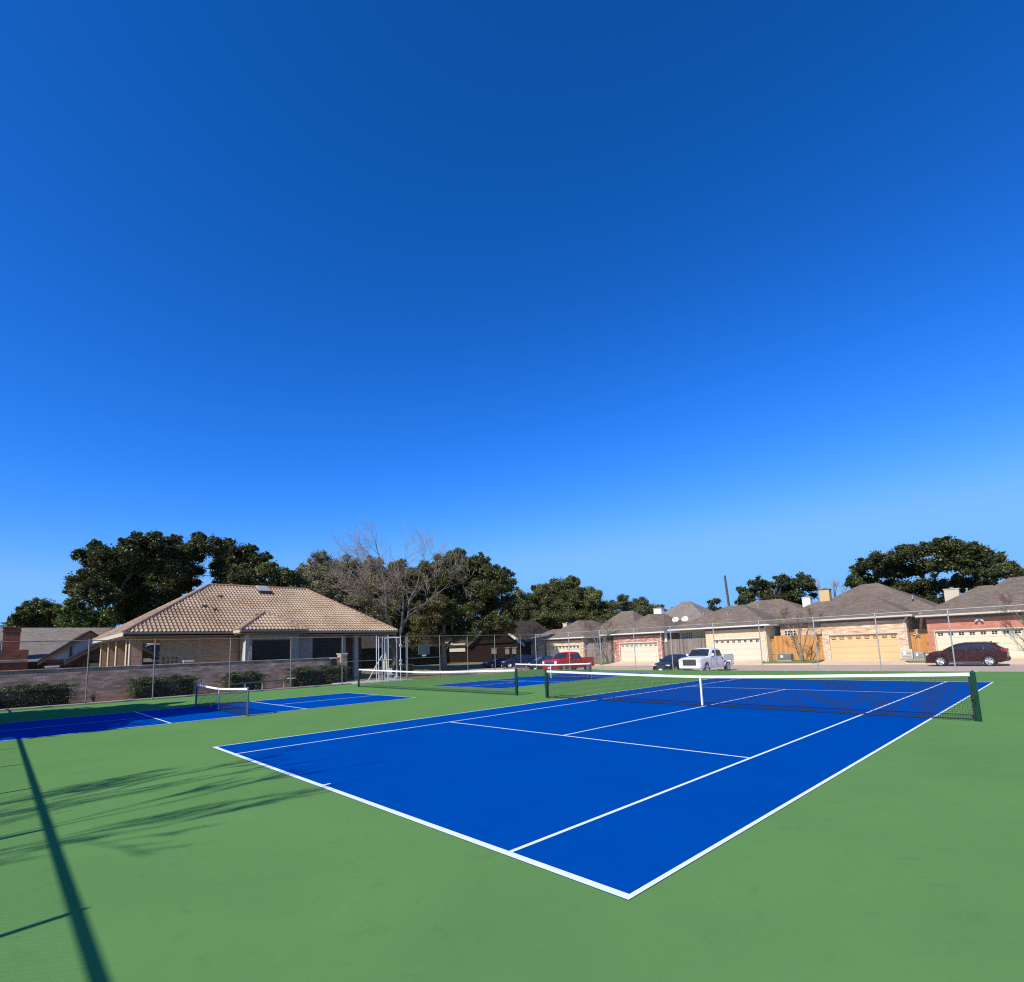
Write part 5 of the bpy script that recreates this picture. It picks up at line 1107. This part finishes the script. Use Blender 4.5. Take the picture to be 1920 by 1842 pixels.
def truck(name,label,loc,rz,pmat,grillew=.56):
    L_,W_=5.65,1.98; w=.97; wr=.40; be=1.24
    st_=[(0,(.90,.48,1.06,1.10)),(.10,(.95,.40,1.12,1.17)),(.5,(w,.38,1.16,1.23)),(1.45,(w,.36,1.20,1.28)),(1.75,(w,.36,1.22,1.25)),(3.75,(w,.36,1.23,1.23)),(3.8,(w,.38,1.24,.74)),(5.45,(w,.44,1.26,.76)),(5.65,(.95,.50,1.26,.78))]
    st_=[(a,(b[0],b[1],b[2] if a<3.76 else .74,b[3])) for a,b in st_]
    cab=dict(ws=(1.40,1.24),wt=(2.05,1.86),rt=(3.5,1.87),rb=(3.72,1.27),wb=.95,wt_=.79,belt=1.24,mir=1.72,
      side=[[(1.76,1.28),(2.62,1.28),(2.62,1.75),(2.24,1.74)],[(2.70,1.28),(3.54,1.28),(3.46,1.73),(2.70,1.75)]])
    op=dict(front=dict(lw=.33,ly=-.01,lz=.84,lh=.28,gw=grillew,gz0=.62,gz1=1.10,bz0=.40,bz1=.6,bm=pmat),rear=dict(lw=.06,ld=.12,lz=.84,lh=.42),handles=[2.45,3.35],seams=[1.68,2.66,3.6],mirmat=pmat,hmat='plastic',mh=.2,spokes=6)
    t=car(name,label,'pickup truck',loc,rz,pmat,L_,W_,st_,cab,[.98,4.55],wr,op)
    # open bed: side walls, tailgate, floor
    mb=MB()
    for sg in (-1,1):
        mb.box(*sorted((sg*(w-.10),sg*(w-.008))),3.80,5.6,.84,1.31,bev=.02)
    mb.box(-w+.1,w-.1,5.53,5.62,.5,1.30,bev=.015); mb.box(-w+.1,w-.1,3.78,3.82,.7,1.28)
    mb.build('bed_sides',M[pmat],t,smooth=40)
    mb=MB(); 
    for sg in (-1,1): mb.box(*sorted((sg*(w-.11),sg*(w-.02))),3.85,5.55,1.312,1.335,bev=.01)
    mb.box(-.85,.85,5.63,5.80,.45,.62,bev=.03); mb.build('bed_rails',M['plastic'],t)
    return t
def suv(name,label,loc,rz,pmat,L_=4.55,h_=1.62,W_=1.84,cat='car',spokes=7,roofrails=True,sc=1):
    w=W_/2; be=1.07*h_/1.62; wr=.345; z=h_
    st_=[(0,(w*.82,.30,.68,.74)),(.10,(w*.92,.24,.78,.88)),(.45,(w*.985,.22,.88,1.0)),(1.15,(w,.22,be-.06,be+.02)),(1.5,(w,.22,be-.02,be+.03)),(3.6,(w,.22,be+.03,be+.06)),(4.2,(w*.985,.26,be+.05,be+.10)),(4.45,(w*.94,.34,be+.0,be+.06)),(L_,(w*.88,.40,.82,.88))]
    top=h_-.06
    cab=dict(ws=(1.02,be-.01),wt=(1.92,top-.03),rt=(3.85,top-.03),rb=(4.38,be+.08),wb=w*.955,wt_=w*.74,belt=be,mir=1.55,
       side=[[(1.48,be+.04),(2.38,be+.05),(2.38,top-.11),(2.02,top-.12)],[(2.46,be+.05),(3.32,be+.07),(3.32,top-.12),(2.46,top-.11)],[(3.40,be+.07),(3.98,be+.12),(3.72,top-.14),(3.40,top-.12)]])
    op=dict(front=dict(lw=.36,ly=.03,lz=.74,lh=.13,ld=.9,gw=.42,gz0=.46,gz1=.72,bz0=.22,bz1=.42),rear=dict(lw=.25,ld=.30,lz=be-.10,lh=.16),handles=[2.15,3.1],seams=[1.35,2.42,3.32],spokes=spokes)
    t=car(name,label,cat,loc,rz,pmat,L_,W_,st_,cab,[.86,3.58],wr,op)
    mb=MB()
    for sg in (-1,1): mb.box(*sorted((sg*(w-.01),sg*(w+.012))),1.35,3.15,.27,.31,bev=.005)
    mb.build('sill_strip',M['chrome'],t)
    mb=MB()
    for sg in (-1,1): mb.box(*sorted((sg*(w-.04),sg*(w+.006))),1.22,3.2,.20,.268)
    mb.box(-w*.9,w*.9,L_-.14,L_+.05,.34,.6,bev=.04); mb.build('lower_cladding',M['plastic'],t)
    mb=MB(); mb.prism([(3.8,top-.0),(4.12,top-.04),(4.1,top-.08),(3.8,top-.05)],'x',-w*.66,w*.66); mb.build('rear_spoiler',M[pmat],t)
    if roofrails:
        mb=MB()
        for sg in (-1,1): mb.tube([(sg*w*.7,2.1,top-.0),(sg*w*.72,2.3,top+.05),(sg*w*.72,3.5,top+.05),(sg*w*.7,3.75,top-.0)],.014,6)
        mb.build('roof_rail',M['chrome'],t,smooth=60)
        mb=MB(); mb.prism([(3.6,top+.02),(3.8,top+.02),(3.78,top+.1)],'x',-.015,.015); mb.build('antenna_fin',M['plastic'],t)
    return t
def sedan(name,label,loc,rz,pmat,h_=1.42,L_=4.55):
    w=.89; be=.90; top=h_
    st_=[(0,(w*.80,.28,.56,.60)),(.10,(w*.90,.22,.62,.70)),(.45,(w*.985,.20,.72,.80)),(1.1,(w,.20,be-.06,be-.0)),(1.5,(w,.20,be-.01,be+.02)),(3.5,(w,.20,be+.03,be+.05)),(3.95,(w,.24,be+.03,be+.10)),(4.42,(w*.94,.34,be+.02,be+.10)),(L_,(w*.88,.40,.76,.82))]
    cab=dict(ws=(1.08,be-.02),wt=(1.98,top-.05),rt=(3.05,top-.05),rb=(3.95,be+.09),wb=w*.95,wt_=w*.70,belt=be,mir=1.6,
      side=[[(1.52,be+.04),(2.38,be+.05),(2.38,top-.13),(2.08,top-.14)],[(2.46,be+.05),(3.42,be+.09),(3.05,top-.14),(2.46,top-.13)]])
    op=dict(front=dict(lw=.40,ly=.03,lz=.56,lh=.14,ld=1.0,gw=.36,gz0=.44,gz1=.64,bz0=.20,bz1=.40,bm=pmat),rear=dict(lw=.28,ld=.2,lz=.74,lh=.15),handles=[2.2,3.1],seams=[1.4,2.42,3.35],spokes=7)
    return car(name,label,'car',loc,rz,pmat,L_,W_:=w*2,st_,cab,[.85,3.55],.32,op)
zst=-.53
truck('pickup_truck','white four door pickup truck parked nose first behind the far fence',(-7.85,35.5,zst),0,'p_white')
sedan('parked_car','black car with pale headlights parked beside the white pickup',(-10.45,35.6,zst),0,'p_black',1.46,4.4)
truck('pickup_truck','bright red pickup truck parked nose first beyond the short far net',(-21.6,34.4,zst),0,'p_red')
suv('parked_suv','dark maroon crossover parked broadside in front of the ivory garage door',(5.1,47.7,zst),R(-90),'p_maroon').scale=(1,1,1.05)
sedan('parked_car','black sedan parked left of the red pickup, half hidden behind a net post',(-25.6,36.6,zst),0,'p_black')
suv('parked_suv','navy blue tall car parked in the oak shade, between two fence posts',(-37.5,42.8,zst),R(-35),'p_blue',roofrails=False)
sedan('parked_car','navy blue low car parked right of the taller navy car in the shade',(-31.8,41.5,zst),R(-25),'p_blue')
sedan('parked_car','dark car whose pale headlight shows beside the oak trunk, leftmost of the parked cars',(-41.8,43.5,zst),R(-20),'p_blue',1.3)

# ------------------------------------------------------------------ small things by the entrance
t=thing('patio_umbrella',(-24.9,18.9,-.14),'closed cream patio umbrella standing beyond the entrance gate','umbrella')
mb=MB(); mb.tube([(0,0,.1),(0,0,2.15)],.02,8); mb.build('pole',M['galv'],t)
mb=MB(); n=16; rings=[]
for z,r in ((.75,.17),(.9,.2),(1.3,.17),(1.75,.09),(2.08,.02)): rings.append([((r*(1+.25*(-1)**k))*math.cos(2*math.pi*k/n),(r*(1+.25*(-1)**k))*math.sin(2*math.pi*k/n),z) for k in range(n)])
mb.loft(rings); mb.build('folded_canopy',M['cream'],t); mb=MB(); mb.tube([(0,0,0),(0,0,.07)],.25,16); mb.tube([(0,0,.07),(0,0,.2)],.04,8); mb.build('base',M['kerb'],t)
t=thing('wooden_prop',(-22.8,16.9,-.1),'slanting pale timber strut leaning beside the entrance posts','strut')
mb=MB(); mb.tube([(0,-.75,-.05),(0,0,1.15),(0,.55,1.95)],.04,6); mb.build('strut',M['trimc'],t)
t=thing('plastic_chair',(-22.6,18.0,-.1),'white plastic chair by the entrance posts','chair')
mb=MB(); mb.box(-.22,.22,-.22,.22,.42,.45,bev=.01); mb.build('seat',M['tape'],t); mb=MB(); mb.box(-.22,-.18,-.22,.22,.46,.88,bev=.01); mb.build('backrest',M['tape'],t)
for a in (-.19,.19):
    for b in (-.19,.19): mb=MB(); mb.tube([(a,b,0),(a*.9,b*.9,.42)],.018,6); mb.build('leg',M['tape'],t)
t=thing('flower_pot',(-22.2,17.0,-.1),'round terracotta pot on the path by the entrance posts','pot')
mb=MB(); rings=[[(r*math.cos(k*math.pi/9),r*math.sin(k*math.pi/9),z) for k in range(18)] for z,r in ((0,.14),(.2,.24),(.36,.25),(.40,.27),(.44,.27),(.44,.22),(.36,.2))]; mb.loft(rings); mb.build('pot',M['tilecap'],t,smooth=40)
t=thing('yard_bollard',(-26.5,20.9,-.1),'short white bollard on the lawn edge beyond the gate','bollard'); mb=MB(); mb.tube([(0,0,0),(0,0,.55),(0,0,.62)],[.09,.09,.05],10); mb.build('post',M['tape'],t,smooth=40); mb=MB(); mb.tube([(0,0,0),(0,0,.06)],.2,12); mb.build('base',M['tape'],t)

B=(-62,41,-.3); t=thing('brick_house',B,'dark low brick house in deep shade behind the clubhouse right end and oak trunk','house')
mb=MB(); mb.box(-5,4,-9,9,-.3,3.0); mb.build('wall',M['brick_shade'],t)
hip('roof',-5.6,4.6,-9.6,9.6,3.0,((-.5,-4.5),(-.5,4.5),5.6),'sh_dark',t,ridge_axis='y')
for y_ in (-6,-2.5,1.5,5):
    mb=MB(); mb.box(4.005,4.04,y_,y_+1.1,.9,2.1); mb.build('window',M['glass'],t)
g=np.random.default_rng(77); n=90000
ang=g.uniform(R(-100),R(4),n); dist=g.uniform(105,122,n); hh=(6.3+1.2*np.sin(ang*23)+1.0*np.sin(ang*61+1)+.7*np.sin(ang*140))
tl=leafmesh('tree_line',np.stack([13.6+np.sin(ang)*dist,-3.6+np.cos(ang)*dist,g.uniform(-.3,1,n)*hh+.3],1),1.1,M['leaf_mid'],None,77)
tag(tl,'low far off belt of dark trees behind all the houses','trees',None,'stuff')
